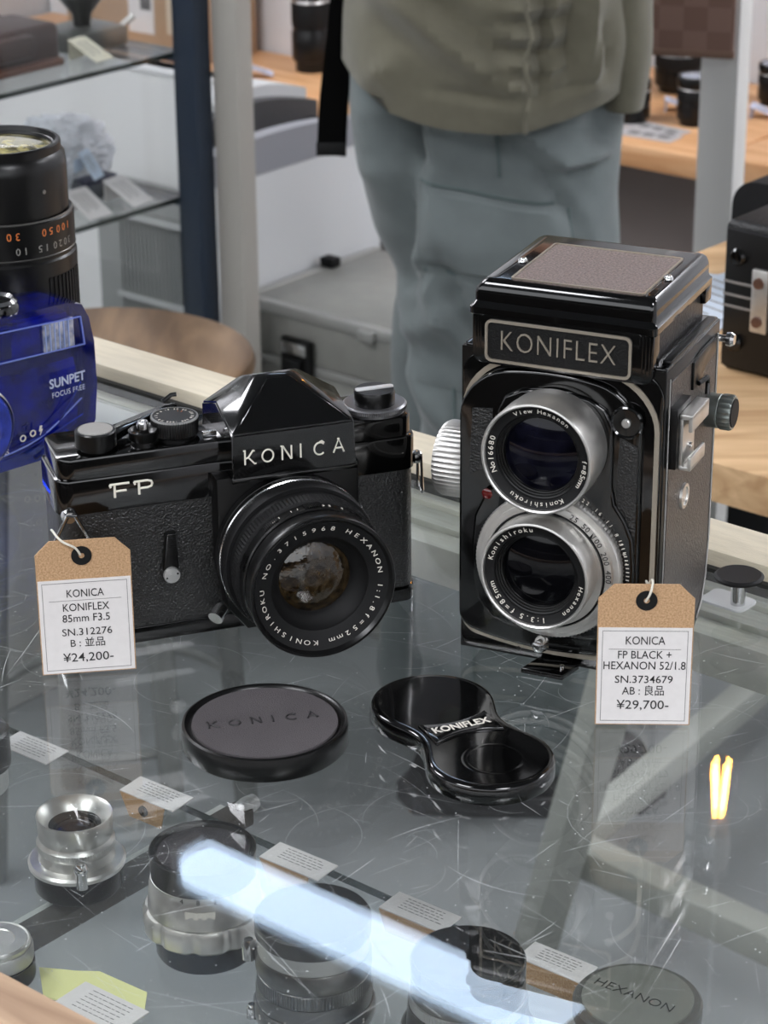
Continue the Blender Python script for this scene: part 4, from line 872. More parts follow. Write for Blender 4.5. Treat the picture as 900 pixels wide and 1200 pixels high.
bn = thing('paper_bin', 'white box-shaped bin with a grey rim and dark slot opening behind the flight case', 'bin', Wd(-1.64, 1.285, FLOOR), YAW)
WBIN = mat('white_bin_plastic', (205, 207, 208), .4)
hb = -.405-FLOOR
ob('bin_body', pr([(.268, .01), (.268, .335), (.258, .345), (.08, .345), (.06, .335), (.06, .24), (.235, .0), (.258, 0)], 0, hb, 'z', .004), WBIN, bn)
def curved_rim(x0, x1, z0, y0=0, y1=.345):
    pts = [(y0, z0), (y1, z0)]+[(y1-(y1-y0)*k/12, z0+.028+.020*sin(pi*(.15+.85*(1-k/12)))) for k in range(13)]
    bm = NB(); f0 = [bm.verts.new((x0, a, b)) for a, b in pts]; f1 = [bm.verts.new((x1, a, b)) for a, b in pts]; n = len(pts)
    bm.faces.new(f0); bm.faces.new(f1[::-1])
    for i in range(n): bm.faces.new((f0[i], f0[(i+1) % n], f1[(i+1) % n], f1[i]))
    return bm
GRIM = mat('grey_bin_rim', (150, 152, 158), .4)
ob('front_rim', curved_rim(.245, .268, hb), GRIM, bn)
ob('slot', bx(.15, .245, .10, .333, hb, hb+.012), BLK3, bn)
ob('inner_hood', curved_rim(.13, .15, hb+.004, .13, .345), mat('dark_bin_inner', (74, 74, 76), .5), bn)
ob('rear_lid', curved_rim(.075, .13, hb+.018, .17, .345), WBIN, bn)

# ================================================================ SHOWCASE ON THE LEFT
sc_ = thing('glass_showcase', 'glass showcase with navy corner post and two glass shelves', 'showcase', Wd(-1.36, 1.25, 0), YAW)
NAVY = mat('navy_blue_post', (38, 50, 66), .4); CRP = mat('cream_grey_post', (178, 174, 166), .5)
ob('corner_post', bx(-.006, .030, -.018, .012, FLOOR, CEIL-.7, bev=.003), NAVY, sc_)
ob('corner_trim', bx(.002, .012, -.004, .014, FLOOR, CEIL-.7, bev=.002), mat('paler_navy', (70, 88, 110), .3), sc_)  # trim in a paler navy than the post
ob('outer_post', bx(.030, .072, .012, .040, FLOOR, CEIL-.7, bev=.003), CRP, sc_)
for z, d in ((-.223, .10), (-.402, .09)):
    ob('glass_shelf', bx(-.44, -.012, -.72, .004, z-.006, z), GLS2, sc_)
    ob('shelf_edge', bx(-.012, -.0105, -.72, .004, z-.006, z), GEDGE, sc_)
    ob('shelf_edge', bx(-.44, -.012, .004, .0055, z-.006, z), GEDGE, sc_)
    ob('shelf_bracket', bx(-.16, -.006, -.004, .006, z-.014, z-.007), NAVY, sc_)
ob('front_pane', bx(-.003, .001, -.72, -.018, -.62, .80), glass_mat('showcase_pane', (.97, .98, .98)), sc_)
ob('back_panel', bx(-.46, -.44, -.74, -.12, FLOOR, CEIL-.7), mat('showcase_back_white', (190, 190, 188), .7, var=.05, vscale=4), sc_)
ob('base_cabinet', bx(-.46, 0, -.74, 0, FLOOR, -.63, bev=.003), mat('showcase_base_white', (196, 196, 192), .5), sc_)
def pcard(label, x, y, z, rz=0, tilt=-14, s=1.0, m=PAPER, grp=None):
    t = thing('price_card', label, 'price card', Wd(x, y, z), YAW+R(rz))
    bm = bx(-.024*s, .024*s, -.016*s, .016*s, 0, .0012); bmesh.ops.transform(bm, matrix=Matrix.Translation((0, 0, .012*s)) @ Matrix.Rotation(R(-tilt*1.9), 4, 'Y'), verts=bm.verts); ob('card', bm, m, t)
    bm = bx(-.0215*s, -.0195*s, -.014*s, .014*s, 0, .020*s); ob('fold', bm, m, t)
    bm = NB()
    for q in range(4): box(bm, -.016*s, .014*s-.004*(q % 2), -.009*s+.005*q*s, -.008*s+.005*q*s, .0013, .0015)
    bmesh.ops.transform(bm, matrix=Matrix.Translation((0, 0, .012*s)) @ Matrix.Rotation(R(-tilt*1.9), 4, 'Y'), verts=bm.verts); ob('printed_lines', bm, INKG, t, kind='stuff')
    if grp: t['group'] = grp
    return t
CL = mat('brown_leather_case', (62, 42, 36), .45, bump=.5, bscale=200, var=.2, vscale=20)
t = thing('leather_cased_camera', 'brown leather-cased camera on the upper showcase shelf', 'camera', Wd(-1.465, 1.04, -.223), YAW)
ob('case_body', bx(-.05, .035, -.075, .075, 0, .050, bev=.010, seg=3), CL, t)
ob('case_flap', bx(-.02, .045, -.075, .070, -.0+.0002, .010, bev=.004), mat('tan_leather_flap', (104, 66, 48), .5), t)
ob('case_snout', bx(.020, .045, -.035, .030, .016, .044, bev=.008), CL, t)
t = thing('flash_gun', 'silver and black flash with a trumpet reflector on the upper showcase shelf', 'flash', Wd(-1.470, 1.175, -.223), YAW)
ob('flash_body', bx(-.045, .030, -.030, .060, 0, .026, bev=.006), mat('grey_metal_body', (112, 114, 110), .35, metal=.7), t)
ob('trumpet', la([(0, .0), (.010, .0), (.012, .020), (.028, .040), (.030, .042), (.026, .040), (0, .022)], (-.01, .02, .020), n=40), BLK2, t)
ob('flash_lever', tb([(.02, .05, .02), (.03, .065, .034), (.02, .075, .03)], .004, 8), SIL, t)
pcard('cream price card in front of the flash on the upper showcase shelf', -1.420, 1.150, -.223, 8, m=mat('cream_paper', (214, 210, 190), .8))
for (lb, x, y, z, rz) in (('white price card by the post on the lower showcase shelf', -1.405, 1.185, -.402, 5), ('white price card next to the one by the post on the lower showcase shelf', -1.402, 1.115, -.402, -4)): pcard(lb, x, y, z, rz, s=1.15)
t = thing('bubble_wrapped_parcel', 'crumpled clear-wrapped parcel on the lower showcase shelf', 'parcel', Wd(-1.535, 1.205, -.402), YAW)
BUB = mat('bubble_wrap', (226, 228, 234), .2, trans=.15, bump=.8, bscale=150)
bm = NB(); bmesh.ops.create_icosphere(bm, subdivisions=5, radius=1)
for v in bm.verts:
    p = v.co.normalized(); k = 1+.28*noise.noise(p*3.1)+.14*noise.noise(p*8); v.co = Vector((p.x*.050*k, p.y*.062*k, max(.0, .038+p.z*.044*k)))
ob('bubble_wrap', bm, BUB, t)
t = thing('folding_camera', 'grey folding camera with silver knobs on the lower showcase shelf', 'camera', Wd(-1.460, 1.070, -.402), YAW)
ob('camera_body', bx(-.028, .028, -.060, .045, 0, .038, bev=.006, seg=3), mat('grey_leatherette', (92, 94, 100), .5, bump=.6, bscale=300), t)
ob('top_plate', bx(-.026, .026, -.056, .040, .0375, .045, bev=.003), SIL2, t)
ob('top_knob', la([(0, .045), (.009, .045), (.009, .053), (0, .054)], (0, -.035, 0), n=28), CHR, t)
ob('lens_mount', la([(0, 0), (.018, 0), (.018, .012), (.012, .016), (0, .012)], (.028, -.01, .02), 'x', 36), BLK2, t)
t = thing('navy_camera_case', 'dark navy soft camera pouch behind the price cards on the lower showcase shelf', 'camera case', Wd(-1.445, 1.180-.02, -.402), YAW)
ob('pouch_body', bx(-.012, .012, -.026, .040, 0, .028, bev=.008, seg=3), mat('slate_fabric', (74, 78, 86), .7), t)
ob('pouch_flap', bx(-.010, .013, -.020, .036, .022, .030, bev=.003), mat('navy_flap', (30, 36, 64), .6), t)
pcard('pale blue price card leaning on the bubble-wrapped parcel', -1.425, 1.145, -.36, 20, -30, .8, mat('pale_blue_card', (196, 212, 230), .7))
t = thing('dark_camera', 'dark camera under the upper shelf at the edge of the showcase', 'camera', Wd(-1.47, 1.01, -.402), YAW)
ob('camera_body', bx(-.03, .03, -.06, .0, 0, .055, bev=.006), BLK2, t)
ob('prism_hump', bx(-.015, .020, -.05, -.015, .054, .085, bev=.008), BLK2, t)

# heater grille behind the showcase
t = thing('panel_heater', 'grey slatted panel heater behind the showcase', 'heater', Wd(-1.985, 1.705, FLOOR), YAW)
HG = mat('heater_grey', (128, 130, 128), .5)
ob('heater_frame', bx(-.05, .21, .012, .07, 0, .37, bev=.004), HG, t)
for q in range(22): ob('slat', bx(.010+.0085*q, .0145+.0085*q, 0, .013, .04, .34, bev=0), HG, t)
for z in (.05, .20, .33): ob('cross_bar', bx(.006, .198, -.004, .001, z, z+.008), mat('heater_bar', (160, 162, 160), .5), t)

# ================================================================ BENCH OF LENSES
BZ = -.5
be = thing('display_bench', 'long low birch display bench along the white wall', 'bench', Wd(0, 0, 0), YAW)
ob('bench_board', bx(-2.68, -1.66, 2.02, 2.235, BZ-.034, BZ, bev=.003), BIRCH, be)
ob('bench_board', bx(-1.655, -1.165, 2.10, 2.545, BZ-.034, BZ, bev=.003), BIRCH, be)
ob('bench_board', bx(-1.160, -.20, 2.125, 2.545, BZ-.034, BZ, bev=.003), BIRCH, be)
ob('white_front_panel', bx(-2.66, -1.70, 2.10, 2.13, FLOOR, BZ-.034), mat('white_panel', (206, 204, 204), .7), be)
ob('shaded_front_panel', bx(-1.70, -.20, 2.30, 2.33, FLOOR, BZ-.034), mat('shade_taupe', (136, 126, 122), .7), be)  # taupe panel puts the shadow under the bench into colour
room(struct(ob('wall_niche_back', bx(-2.69, -1.665, 2.24, 2.27, FLOOR, CEIL), WALLM)))
room(struct(ob('wall_shelf_back', bx(-1.665, 2.49, 2.555, 2.585, FLOOR, CEIL), WALLM)))
def bench_lens(label, x, y, r, h, z=BZ, style=0, capm=None):
    t = thing('camera_lens', label, 'lens', Wd(x, y, z), YAW)
    R_ = r
    ob('rear_mount', la([(0, 0), (R_*.80, 0), (R_*.82, h*.02), (R_*.82, h*.12), (0, h*.12)], n=48), BLK2, t)
    ob('barrel', la([(R_*.6, h*.10), (R_*.95, h*.12), (R_, h*.15), (R_, h*.42), (R_*.94, h*.44), (R_*.94, h*.48), (R_*.6, h*.48)], n=48), BLK2, t)
    ob('zoom_ring', la([(R_*.6, h*.47), (R_*.97, h*.48), (R_*1.0, h*.52), (R_*1.0, h*.72), (R_*.95, h*.74), (R_*.6, h*.74)], n=48, knurl=(2, 3, 48, R_*.03)), BLK3, t)
    ob('silver_line', la([(R_*.94, h*.735), (R_*.985, h*.745), (R_*.94, h*.765)], n=48), SIL, t)
    ob('front_barrel', la([(R_*.6, h*.76), (R_*.97, h*.77), (R_*1.02, h*.84), (R_*1.02, h*.97), (R_*.97, h), (R_*.88, h), (R_*.84, h*.96), (0, h*.95)], n=48), BLK2, t)
    ob('front_cap', la([(0, h*.955), (R_*.84, h*.96), (R_*.80, h*.99), (0, h*.995)], n=40), capm or mat('pale_gloss_cap', (150, 160, 178), .15, coat=1), t)
    return t
bench_lens('tall black telephoto lens standing at the left end of the birch bench', -1.985, 2.175, .033, .155)
bench_lens('squat black lens with a silver line nearest the post on the birch bench', -1.372, 2.215, .029, .066)
bench_lens('tall thin lens just behind the squat silver-lined lens', -1.455, 2.33, .014, .085, capm=SIL)
bench_lens('widest black lens at the back of the birch bench', -1.43, 2.43, .038, .080)
bench_lens('black lens partly hidden by the white post', -1.288, 2.262, .028, .075)
bench_lens('black lens on the bench to the far side of the white post', -1.262, 2.445, .025, .065)
for lb, x, y, rz in (('white price card by the tall telephoto lens', -2.02, 2.085, 40), ('white price card in front of the widest lens', -1.352, 2.315, 30), ('white price card beside the last lens past the post', -1.225, 2.36, 20), ('white price card under the squat silver-lined lens', -1.425, 2.165, 50), ('small white card at the board end past the post', -1.06, 2.33, 20)):
    pcard(lb, x, y, BZ, rz, -10, .95, mat('lilac_white_card', (200, 202, 220), .7))
for k, (x, y, rz) in enumerate(((-1.305, 2.160, 34), (-1.315, 2.200, 25))):
    t = thing('leaflet', ['printed leaflet at the front edge of the birch bench', 'second leaflet lying behind the one at the bench edge'][k], 'leaflet', Wd(x, y, BZ), YAW+R(rz-30))
    ob('leaflet_paper', bx(-.055, .050, -.020, .020, 0, .002), mat('leaflet_grey', (184, 180, 180), .7), t)
    bm = NB()
    for q in range(3): box(bm, -.03+.025*q, -.012+.025*q, -.008, .006, .002, .0026)
    ob('printed_blocks', bm, INKG, t, kind='stuff')
t = thing('cardboard_box', 'brown cardboard carton with a white barcode label on the bench behind the showcase', 'box', Wd(-2.45, 2.06, BZ), YAW)
CRD = mat('brown_cardboard', (176, 146, 118), .8, var=.05, vscale=10)
ob('carton', bx(0, .30, 0, .16, 0, .30, bev=.003), CRD, t)
ob('box_flap', bx(0, .30, -.002, .079, .300, .304), CRD, t); ob('box_flap', bx(0, .30, .081, .162, .300, .304), CRD, t)
lb = ob('box_label', bx(.155, .215, -.0016, -.0004, .045, .135), PAPER, t)
bm = NB(); rnd = random.Random(3); x = .185
while x < .208: w_ = rnd.uniform(.0006, .002); box(bm, x, x+w_, -.0022, -.0014, .085, .115); x += w_+.001
ob('barcode', bm, INK, lb, kind='stuff')
ob('tape', bx(.245, .262, -.0012, 0, .05, .30), mat('clear_tape', (206, 190, 168), .3), t)
for lb, x, y, s in (('black camera bag on the floor under the bench by the person', -1.16, 1.95, .10), ('black camera bag on the floor under the bench by the post', -.98, 1.95, .11)):
    t = thing('camera_bag', lb, 'bag', Wd(x, y, FLOOR), YAW)
    ob('bag_body', bx(-s, s*.7, -.06, .06, 0, .24, bev=.03, seg=3), BLK3, t); ob('bag_handle', tb(smoothpath([(-s*.5, 0, .24), (-s*.3, 0, .285), (s*.1, 0, .285), (s*.3, 0, .24)], 5), .008, 8), BLK3, t)
    ob('bag_clasp', bx(-.012, .012, -.064, -.058, .19, .21, bev=.002), SIL, t)
t = thing('rolled_mat', 'dark brown box standing on the floor behind the person', 'box', (-.02, 3.45, FLOOR), YAW); t.name = 'brown_box'
ob('box_body', bx(-.06, .10, -.05, .05, 0, .28, bev=.004), mat('brown_dark_box', (92, 72, 66), .7), t); ob('box_lid', bx(-.064, .104, -.054, .054, .28, .33, bev=.004), BLK2, t)
t = thing('white_partition', 'low white partition behind the showcase, below the cardboard carton', 'partition', Wd(0, 1.80, FLOOR), YAW)
ob('partition_panel', bx(-2.66, -1.80, 0, .03, 0, -.425-FLOOR), mat('partition_white', (214, 214, 212), .7), t)
ob('partition_edge', bx(-2.66, -1.80, -.003, .033, -.437-FLOOR, -.425-FLOOR, bev=.002), mat('partition_edge_white', (226, 226, 226), .5), t)
# white post with brown checked banner
t = thing('white_post', 'white painted square post standing in front of the birch bench', 'post', Wd(-.811, 1.578, 0), YAW)
ob('post_shaft', bx(-.032, .019, 0, .026, FLOOR, .60, bev=.001), mat('post_white', (206, 205, 202), .55), t)
ob('post_foot', bx(-.045, .033, -.015, .039, FLOOR, FLOOR+.012, bev=.003), MATS['post_white'], t)
t = thing('checked_banner', 'brown checked fabric banner hung on the white post', 'banner', Wd(-.811, 1.560, -.195), YAW+R(25))
m = mat('brown_check_fabric', (120, 92, 80), .85, var=0); nt = m.node_tree; b_ = nt.nodes['Principled BSDF']
ck = nd(nt, 'ShaderNodeTexChecker'); ck.inputs['Scale'].default_value = 36; ck.inputs[1].default_value = lin((126, 99, 88)); ck.inputs[2].default_value = lin((114, 87, 76))
tc = nd(nt, 'ShaderNodeTexCoord'); mp = nd(nt, 'ShaderNodeMapping'); mp.inputs['Location'].default_value = (.01, .02, .01); nt.links.new(tc.outputs['Object'], mp.inputs[0]); nt.links.new(mp.outputs[0], ck.inputs[0]); nt.links.new(ck.outputs[0], b_.inputs['Base Color'])
ob('fabric', bx(-.166, .021, -.012, -.006, -.012, .36, bev=.001), m, t)
ob('hem', bx(-.167, .022, -.0135, -.0045, -.0125, -.004, bev=.001), mat('brown_hem', (104, 80, 66), .8), t)
ob('hanging_rail', tb([(-.17, -.009, .362), (.035, -.009, .362)], .006, 10), SIL, t)

# ================================================================ PERSON
pe = thing('person', 'person in a khaki overshirt and grey-green cargo trousers seen from the side', 'person', (.13, 2.5, FLOOR), 0)
G = -FLOOR   # world z -> local z
SKIN = mat('skin', (196, 150, 124), .5, sub=.1)
SHIRT = mat('khaki_shirt_cotton', (96, 93, 78), .9, var=.05, vscale=60, bump=.5, bscale=900, sheen=.2)
TRS = mat('grey_green_trouser_cotton', (99, 107, 107), .9, var=.05, vscale=40, bump=.5, bscale=900, sheen=.2)
TRS2 = mat('trouser_seam', (84, 97, 96), .9)
def skin_body():
    verts, edges, rad = [], [], []
    def vtx(p, r, parent=None):
        verts.append(p); rad.append(r)
        if parent is not None: edges.append((parent, len(verts)-1))
        return len(verts)-1
    pel = vtx((-.01, 0, .90), .075); chest = vtx((-.01, 0, 1.12), .085, pel); up_ = vtx((.0, 0, 1.32), .105, chest); nb = vtx((.0, 0, 1.42), .055, up_); nk = vtx((.012, 0, 1.48), .050, nb)
    jaw = vtx((.030, 0, 1.535), .062, nk); hd = vtx((.022, 0, 1.60), .088, jaw); vtx((.015, 0, 1.665), .070, hd)
    for s in (-1, 1):
        hip = vtx((.0, s*.055, .84), .060, pel); kn_ = vtx((.0, s*.07, .47), .048, hip); an = vtx((-.02, s*.08, .09), .034, kn_); vtx((.0, s*.08, .055), .024, an)
        sh_ = vtx((0, s*.17, 1.35), .055, up_); el = vtx((.02, s*.235, 1.08), .042, sh_); wr = vtx((.165, s*.10, 1.22), .026, el); pa = vtx((.19, s*.075, 1.275), .030, wr)
        for k in range(4):
            y = s*(.075)+(k-1.5)*.020; L = (.038, .044, .041, .032)[k]
            a = vtx((.205, y, 1.315), .0095, pa); b = vtx((.220, y, 1.315+L*.7), .0085, a); vtx((.238, y, 1.315+L), .0075, b)
        a = vtx((.205, s*.075-s*.038, 1.285), .011, pa); vtx((.220, s*.075-s*.046, 1.315), .009, a)
    me = bpy.data.meshes.new('body'); me.from_pydata(verts, edges, [])
    o = bpy.data.objects.new('body', me); COL.objects.link(o)
    sk = o.modifiers.new('s', 'SKIN'); sk.use_smooth_shade = True
    for i, r in enumerate(rad): me.skin_vertices[0].data[i].radius = (r, r); me.skin_vertices[0].data[i].use_root = (i == 0)
    sub = o.modifiers.new('d', 'SUBSURF'); sub.levels = 2
    dg = bpy.context.evaluated_depsgraph_get(); dg.update()
    m2 = bpy.data.meshes.new_from_object(o.evaluated_get(dg)); bpy.data.objects.remove(o); m2.materials.clear()
    return link('body', m2, SKIN, pe)
skin_body()
def fold(folds, x, z):
    d_ = 0
    for x0, z0, x1, z1, w_, amp in folds:
        vx, vz = x1-x0, z1-z0; L2 = vx*vx+vz*vz; t_ = ((x-x0)*vx+(z-z0)*vz)/L2; tt = max(0, min(1, t_))
        dd = math.hypot(x-x0-vx*tt, z-z0-vz*tt); d_ += amp*math.exp(-(dd/w_)**2)*(.55+.45*sin(pi*tt))
    return d_*1.35
def pf(*f): return [((a-450)*.00083, -.140-.0009*(b-100), (c-450)*.00083, -.140-.0009*(d-100), w_, k) for a, b, c, d, w_, k in f]
TF = pf((560, 105, 660, 186, .010, .012), (575, 125, 650, 195, .012, -.010), (660, 186, 716, 180, .008, .010), (668, 196, 716, 192, .008, -.007), (480, 85, 474, 180, .016, -.026), (476, 180, 478, 330, .013, -.022), (425, 70, 452, 200, .014, .010), (450, 90, 455, 180, .012, -.007), (500, 100, 495, 160, .010, .006),
        (500, 292, 556, 400, .012, .012), (520, 285, 580, 400, .010, -.010), (485, 400, 555, 345, .012, .010), (650, 200, 700, 275, .010, -.009), (668, 210, 712, 300, .010, .008), (548, 110, 550, 160, .007, .005), (490, 430, 550, 520, .016, .012), (490, 330, 520, 300, .008, -.008), (700, 120, 712, 170, .01, -.006), (600, 110, 690, 150, .012, -.007))
SF = pf((480, 0, 560, 62, .016, .012), (520, 0, 600, 60, .014, -.010), (430, 10, 500, 80, .018, -.008), (640, -60, 632, 100, .007, -.010), (690, -20, 695, 90, .010, .010), (668, -20, 676, 80, .010, -.008), (560, 60, 625, 92, .010, .006), *[(598, -30+15*q, 630, -24+15*q, .005, .007*(-1)**q) for q in range(8)], *[(636, -30+17*q, 664, -36+17*q, .005, .006*(-1)**q) for q in range(7)],
        (440, 90, 470, 60, .010, .006), (640, 96, 712, 88, .005, -.004), (500, 92, 620, 100, .005, -.004), (704, 20, 712, 80, .008, -.008))
def loft(rows, n=96, wr=0, seed=0, close=True, flow=None, folds=None):
    """rows: (z, cx, cy, rx, ry); superellipse rings with cloth folds"""
    bm = NB(); prev = None; seed = seed*7.3
    Z_ = [r[0] for r in rows]
    def ev(z):
        for a, b in zip(rows, rows[1:]):
            if (a[0]-z)*(b[0]-z) <= 0:
                t_ = (z-a[0])/(b[0]-a[0]) if b[0] != a[0] else 0; t_ = t_*t_*(3-2*t_) if False else t_
                return [a[i]+(b[i]-a[i])*t_ for i in range(5)]
        return rows[-1]
    m_ = 150; rings = []
    for k in range(m_+1):
        z = Z_[0]+(Z_[-1]-Z_[0])*k/m_; _, cx, cy, rx, ry = ev(z); ring = []
        for i in range(n):
            a = 2*pi*i/n; c, s = cos(a), sin(a); e = .82
            x = rx*math.copysign(abs(c)**e, c); y = ry*math.copysign(abs(s)**e, s)
            f_ = noise.noise(Vector((x*9+seed, y*6, z*7+x*6)))*.6+noise.noise(Vector((x*16+z*9, y*10+seed, z*15-x*13)))*.35
            f_ = abs(f_)**.8*math.copysign(1, f_)
            d = wr*f_; L = math.hypot(c, s)
            zz = z+(flow(x, y, k/m_) if flow else 0)
            if folds and s < 0: d += fold(folds, cx+x+.13, zz-G)*min(1, -s*3)
            ring.append(bm.verts.new((cx+x+c*d, cy+y+s*d, zz)))
        rings.append(ring)
        if prev:
            for i in range(n): bm.faces.new((prev[i], prev[(i+1) % n], ring[(i+1) % n], ring[i]))
        prev = ring
    if close: bm.faces.new(rings[0]); bm.faces.new(rings[-1][::-1])
    return bm
def wl(*rows): return [(z+G, cx-.13, cy-2.5, rx, ry) for z, cx, cy, rx, ry in rows]
near = wl((-.06, .104, 2.49, .122, .13), (-.125, .104, 2.48, .132, .13), (-.17, .104, 2.46, .133, .12), (-.24, .112, 2.45, .127, .10), (-.30, .122, 2.44, .119, .095), (-.355, .134, 2.44, .110, .09), (-.42, .138, 2.44, .107, .085), (-.57, .138, 2.44, .110, .085), (-.75, .138, 2.44, .110, .085), (-.90, .140, 2.44, .105, .08), (-.925, .140, 2.44, .104, .08))
far = wl((-.06, .10, 2.52, .120, .12), (-.17, .085, 2.55, .112, .11), (-.24, .085, 2.58, .108, .10), (-.30, .095, 2.60, .098, .09), (-.42, .105, 2.60, .088, .085), (-.75, .09, 2.60, .100, .08), (-.90, .09, 2.60, .098, .075), (-.925, .09, 2.60, .098, .075))
tr_ = ob('trousers', loft(near, wr=.024, seed=1, folds=TF), TRS, pe, label='near trouser leg with a cargo pocket')
ob('far_leg', loft(far, wr=.014, seed=2), TRS, tr_)
def surf(u, z, off):      # point on the near leg's camera side; u = world x
    for a, b in zip(near, near[1:]):
        if (a[0]-z)*(b[0]-z) <= 0:
            t_ = (z-a[0])/(b[0]-a[0]); r = [a[i]+(b[i]-a[i])*t_ for i in range(5)]; break
    c = max(-1, min(1, (u-.13-r[1])/r[3])); c = math.copysign(abs(c)**(1/.82), c); s = -sqrt(max(0, 1-c*c))
    x = r[3]*math.copysign(abs(c)**.82, c); y = r[4]*-abs(s)**.82
    f_ = noise.noise(Vector((x*9+7.3, y*6, z*7+x*6)))*.6+noise.noise(Vector((x*16+z*9, y*10+7.3, z*15-x*13)))*.35; f_ = abs(f_)**.8*math.copysign(1, f_); f_ = f_*.024+fold(TF, r[1]+x+.13, z-G)*min(1, -s*3)
    return Vector((r[1]+x+c*f_, r[2]+y+s*f_-off, z))
def patch(q, off, nm, m, n1=24, n2=14, thick=.004):
    bm = NB(); g0 = []
    for i in range(n1+1):
        row = []
        for j in range(n2+1):
            a, b = i/n1, j/n2
            x = (q[0][0]*(1-a)+q[1][0]*a)*(1-b)+(q[3][0]*(1-a)+q[2][0]*a)*b; z = (q[0][1]*(1-a)+q[1][1]*a)*(1-b)+(q[3][1]*(1-a)+q[2][1]*a)*b
            ed = min(a, 1-a, b, 1-b); row.append(bm.verts.new(surf(x, z+G, off*min(1, ed*14)+.0012)))
        g0.append(row)
    for i in range(n1):
        for j in range(n2): bm.faces.new((g0[i][j], g0[i+1][j], g0[i+1][j+1], g0[i][j+1]))
    return ob(nm, bm, m, tr_)
# pixel-measured pocket: flap, bellows body, side seam
patch([(.032, -.238), (.190, -.262), (.186, -.345), (.048, -.318)], .009, 'pocket_flap', TRS)
patch([(.046, -.315), (.186, -.345), (.176, -.47), (.040, -.45)], .006, 'cargo_pocket', TRS)
def seam(pts, nm='seam', r=.0016):
    P = []
    for a, b in zip(pts, pts[1:]):
        for k in range(10): t_ = k/10; P.append(surf(a[0]+(b[0]-a[0])*t_, a[1]+(b[1]-a[1])*t_+G, .002))
    return ob(nm, tb(P, r, 6), TRS2, tr_)
seam([(.032, -.236), (.190, -.260)]); seam([(.188, -.262), (.184, -.40)], 'seam'); seam([(.050, -.322), (.186, -.348)], 'seam', .0022); seam([(.112, -.13), (.118, -.24)]); seam([(.06, -.35), (.09, -.55), (.10, -.9)])
for s, (x, y) in enumerate(((.150, 2.42), (.12, 2.60))):
    sh_ = ob('shoe', pr([(-.115, -.035), (-.05, -.042), (.06, -.045), (.13, -.040), (.16, 0), (.13, .040), (.06, .042), (-.05, .038), (-.115, .032), (-.13, 0)], .022, .085, 'z', .02, seg=4, taper=.82), mat('black_trainer', (30, 30, 32), .5), pe, label='black laced trainer')
    sh_.location = (x-.13, y-2.5, 0)
    ob('sole', pr([(-.120, -.038), (-.05, -.046), (.06, -.049), (.135, -.044), (.168, 0), (.135, .044), (.06, .046), (-.05, .042), (-.120, .036), (-.138, 0)], 0, .024, 'z', .004), mat('dark_sole', (60, 60, 62), .6), sh_)
    for k in range(5): ob('lace', tb([(.02+.02*k, -.026, .083-.005*k), (.03+.02*k, 0, .090-.006*k), (.02+.02*k, .026, .083-.005*k)], .003, 6), mat('lace_grey', (150, 150, 150), .8), sh_)
shirt = wl((.42, .13, 2.5, .065, .12), (.38, .13, 2.5, .105, .19), (.30, .125, 2.5, .128, .20), (.10, .118, 2.49, .140, .19), (-.05, .108, 2.48, .150, .18), (-.12, .105, 2.47, .148, .165), (-.140, .105, 2.47, .147, .162))
def hem(x, y, t_): return -(.034*(1-min(1, (x/.15)**2))+.0*y)*t_**6+(.012 if x < -.10 else 0)*t_**6
so = ob('overshirt', loft(shirt, wr=.014, seed=5, flow=hem, folds=SF), SHIRT, pe)
# front panel of the open overshirt hanging ahead of the hip
ob('shirt_front_panel', loft(wl((.10, .215, 2.46, .050, .10), (-.05, .232, 2.45, .042, .09), (-.12, .240, 2.45, .030, .08), (-.172, .243, 2.45, .024, .07)), n=40, wr=.008, seed=9), SHIRT, so)
ob('side_seam', tb([(.010+.003*sin(k*1.3), -.215+.004*sin(k*2.1), G+.05-.0115*k) for k in range(20)], .0022, 6), SHIRT, so)
for s in (-1, 1):
    ob('sleeve', tb(smoothpath([(0, s*.15, 1.37), (.0, s*.22, 1.25), (.02, s*.24, 1.08), (.08, s*.18, 1.12), (.150, s*.11, 1.20)], 5), .05, 20, rads=[.066-.0014*k for k in range(21)]), SHIRT, so)
ob('collar', la([(.056, 1.385), (.066, 1.40), (.060, 1.44), (.056, 1.445), (.052, 1.42)], n=40), SHIRT, so)
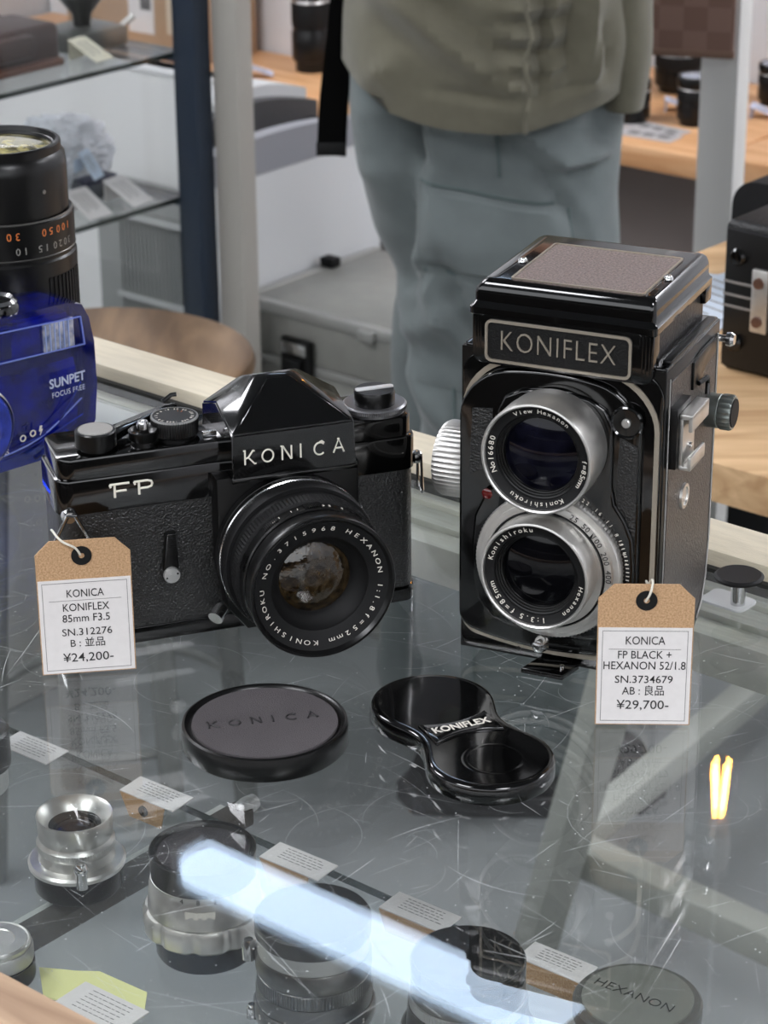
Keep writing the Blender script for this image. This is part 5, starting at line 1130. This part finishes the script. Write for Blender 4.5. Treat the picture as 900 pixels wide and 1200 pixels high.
# head: face and hair
HR = mat('dark_hair', (32, 26, 24), .6, bump=.8, bscale=400, stretch=(1, 1, .2))
bm = NB(); bmesh.ops.create_icosphere(bm, subdivisions=4, radius=1)
for v in bm.verts:
    p = v.co.copy(); k = 1+.05*noise.noise(p*5); v.co = Vector((.008+p.x*.094*k-(.02 if p.z < -.1 else 0), p.y*.090*k, 1.635+p.z*(.085 if p.z > 0 else .10)*k))
bmesh.ops.delete(bm, geom=[v for v in bm.verts if v.co.x > .062 and v.co.z < 1.665], context='VERTS')
ob('hair', bm, HR, pe)
ob('nose', tb([(.104, 0, 1.625), (.122, 0, 1.590), (.104, 0, 1.583)], .009, 10), SKIN, pe)
for s in (-1, 1):
    ey = ob('eye', la([(0, .0), (.011, .0), (.010, .006), (0, .009)], (.094, s*.032, 1.622), 'x', 20), WHT, pe); ob('iris', la([(0, .008), (.0045, .008), (0, .0096)], (.094, s*.032, 1.622), 'x', 14), BLK3, ey)
    ob('ear', tb(smoothpath([(.0, s*.088, 1.635), (-.016, s*.098, 1.625), (-.010, s*.096, 1.595), (.004, s*.088, 1.585)], 4), .007, 8), SKIN, pe)
    ob('eyebrow', tb([(.098, s*.018, 1.644), (.092, s*.048, 1.646)], .004, 6), HR, pe)
ob('mouth', tb([(.100, -.022, 1.557), (.106, 0, 1.556), (.100, .022, 1.557)], .0045, 8), mat('lips', (160, 92, 84), .5), pe)
t = thing('bag_strap', "wide black webbing strap hanging behind the person's back", 'strap', (-.045, 2.45, -.229), 0)
P = smoothpath([(-.006, 0, 0), (-.002, 0, .06), (.006, 0, .12), (.012, .0, .17), (.030, .01, .26), (.055, .02, .40), (.085, .03, .56), (.115, .04, .655)], 6)
bm = NB(); prev = None
for i, p in enumerate(P):
    hw = .0150-(.0005*i/len(P)); q = [bm.verts.new(p+Vector((-hw, dy, -dz))) for dy, dz in ((-.0015, 0), (.0015, 0))]+[bm.verts.new(p+Vector((hw, dy, -.003))) for dy in (.0015, -.0015)]
    if prev:
        for k in range(4): bm.faces.new((prev[k], prev[(k+1) % 4], q[(k+1) % 4], q[k]))
    else: bm.faces.new(q)
    prev = q
bm.faces.new(prev[::-1]); ob('webbing', bm, mat('black_webbing', (4, 4, 4), .9, spec=.08, bump=.6, bscale=800), t)
ob('strap_end', bx(-.0215, .0095, -.0022, .0022, -.002, .012, bev=.001), BLK3, t)
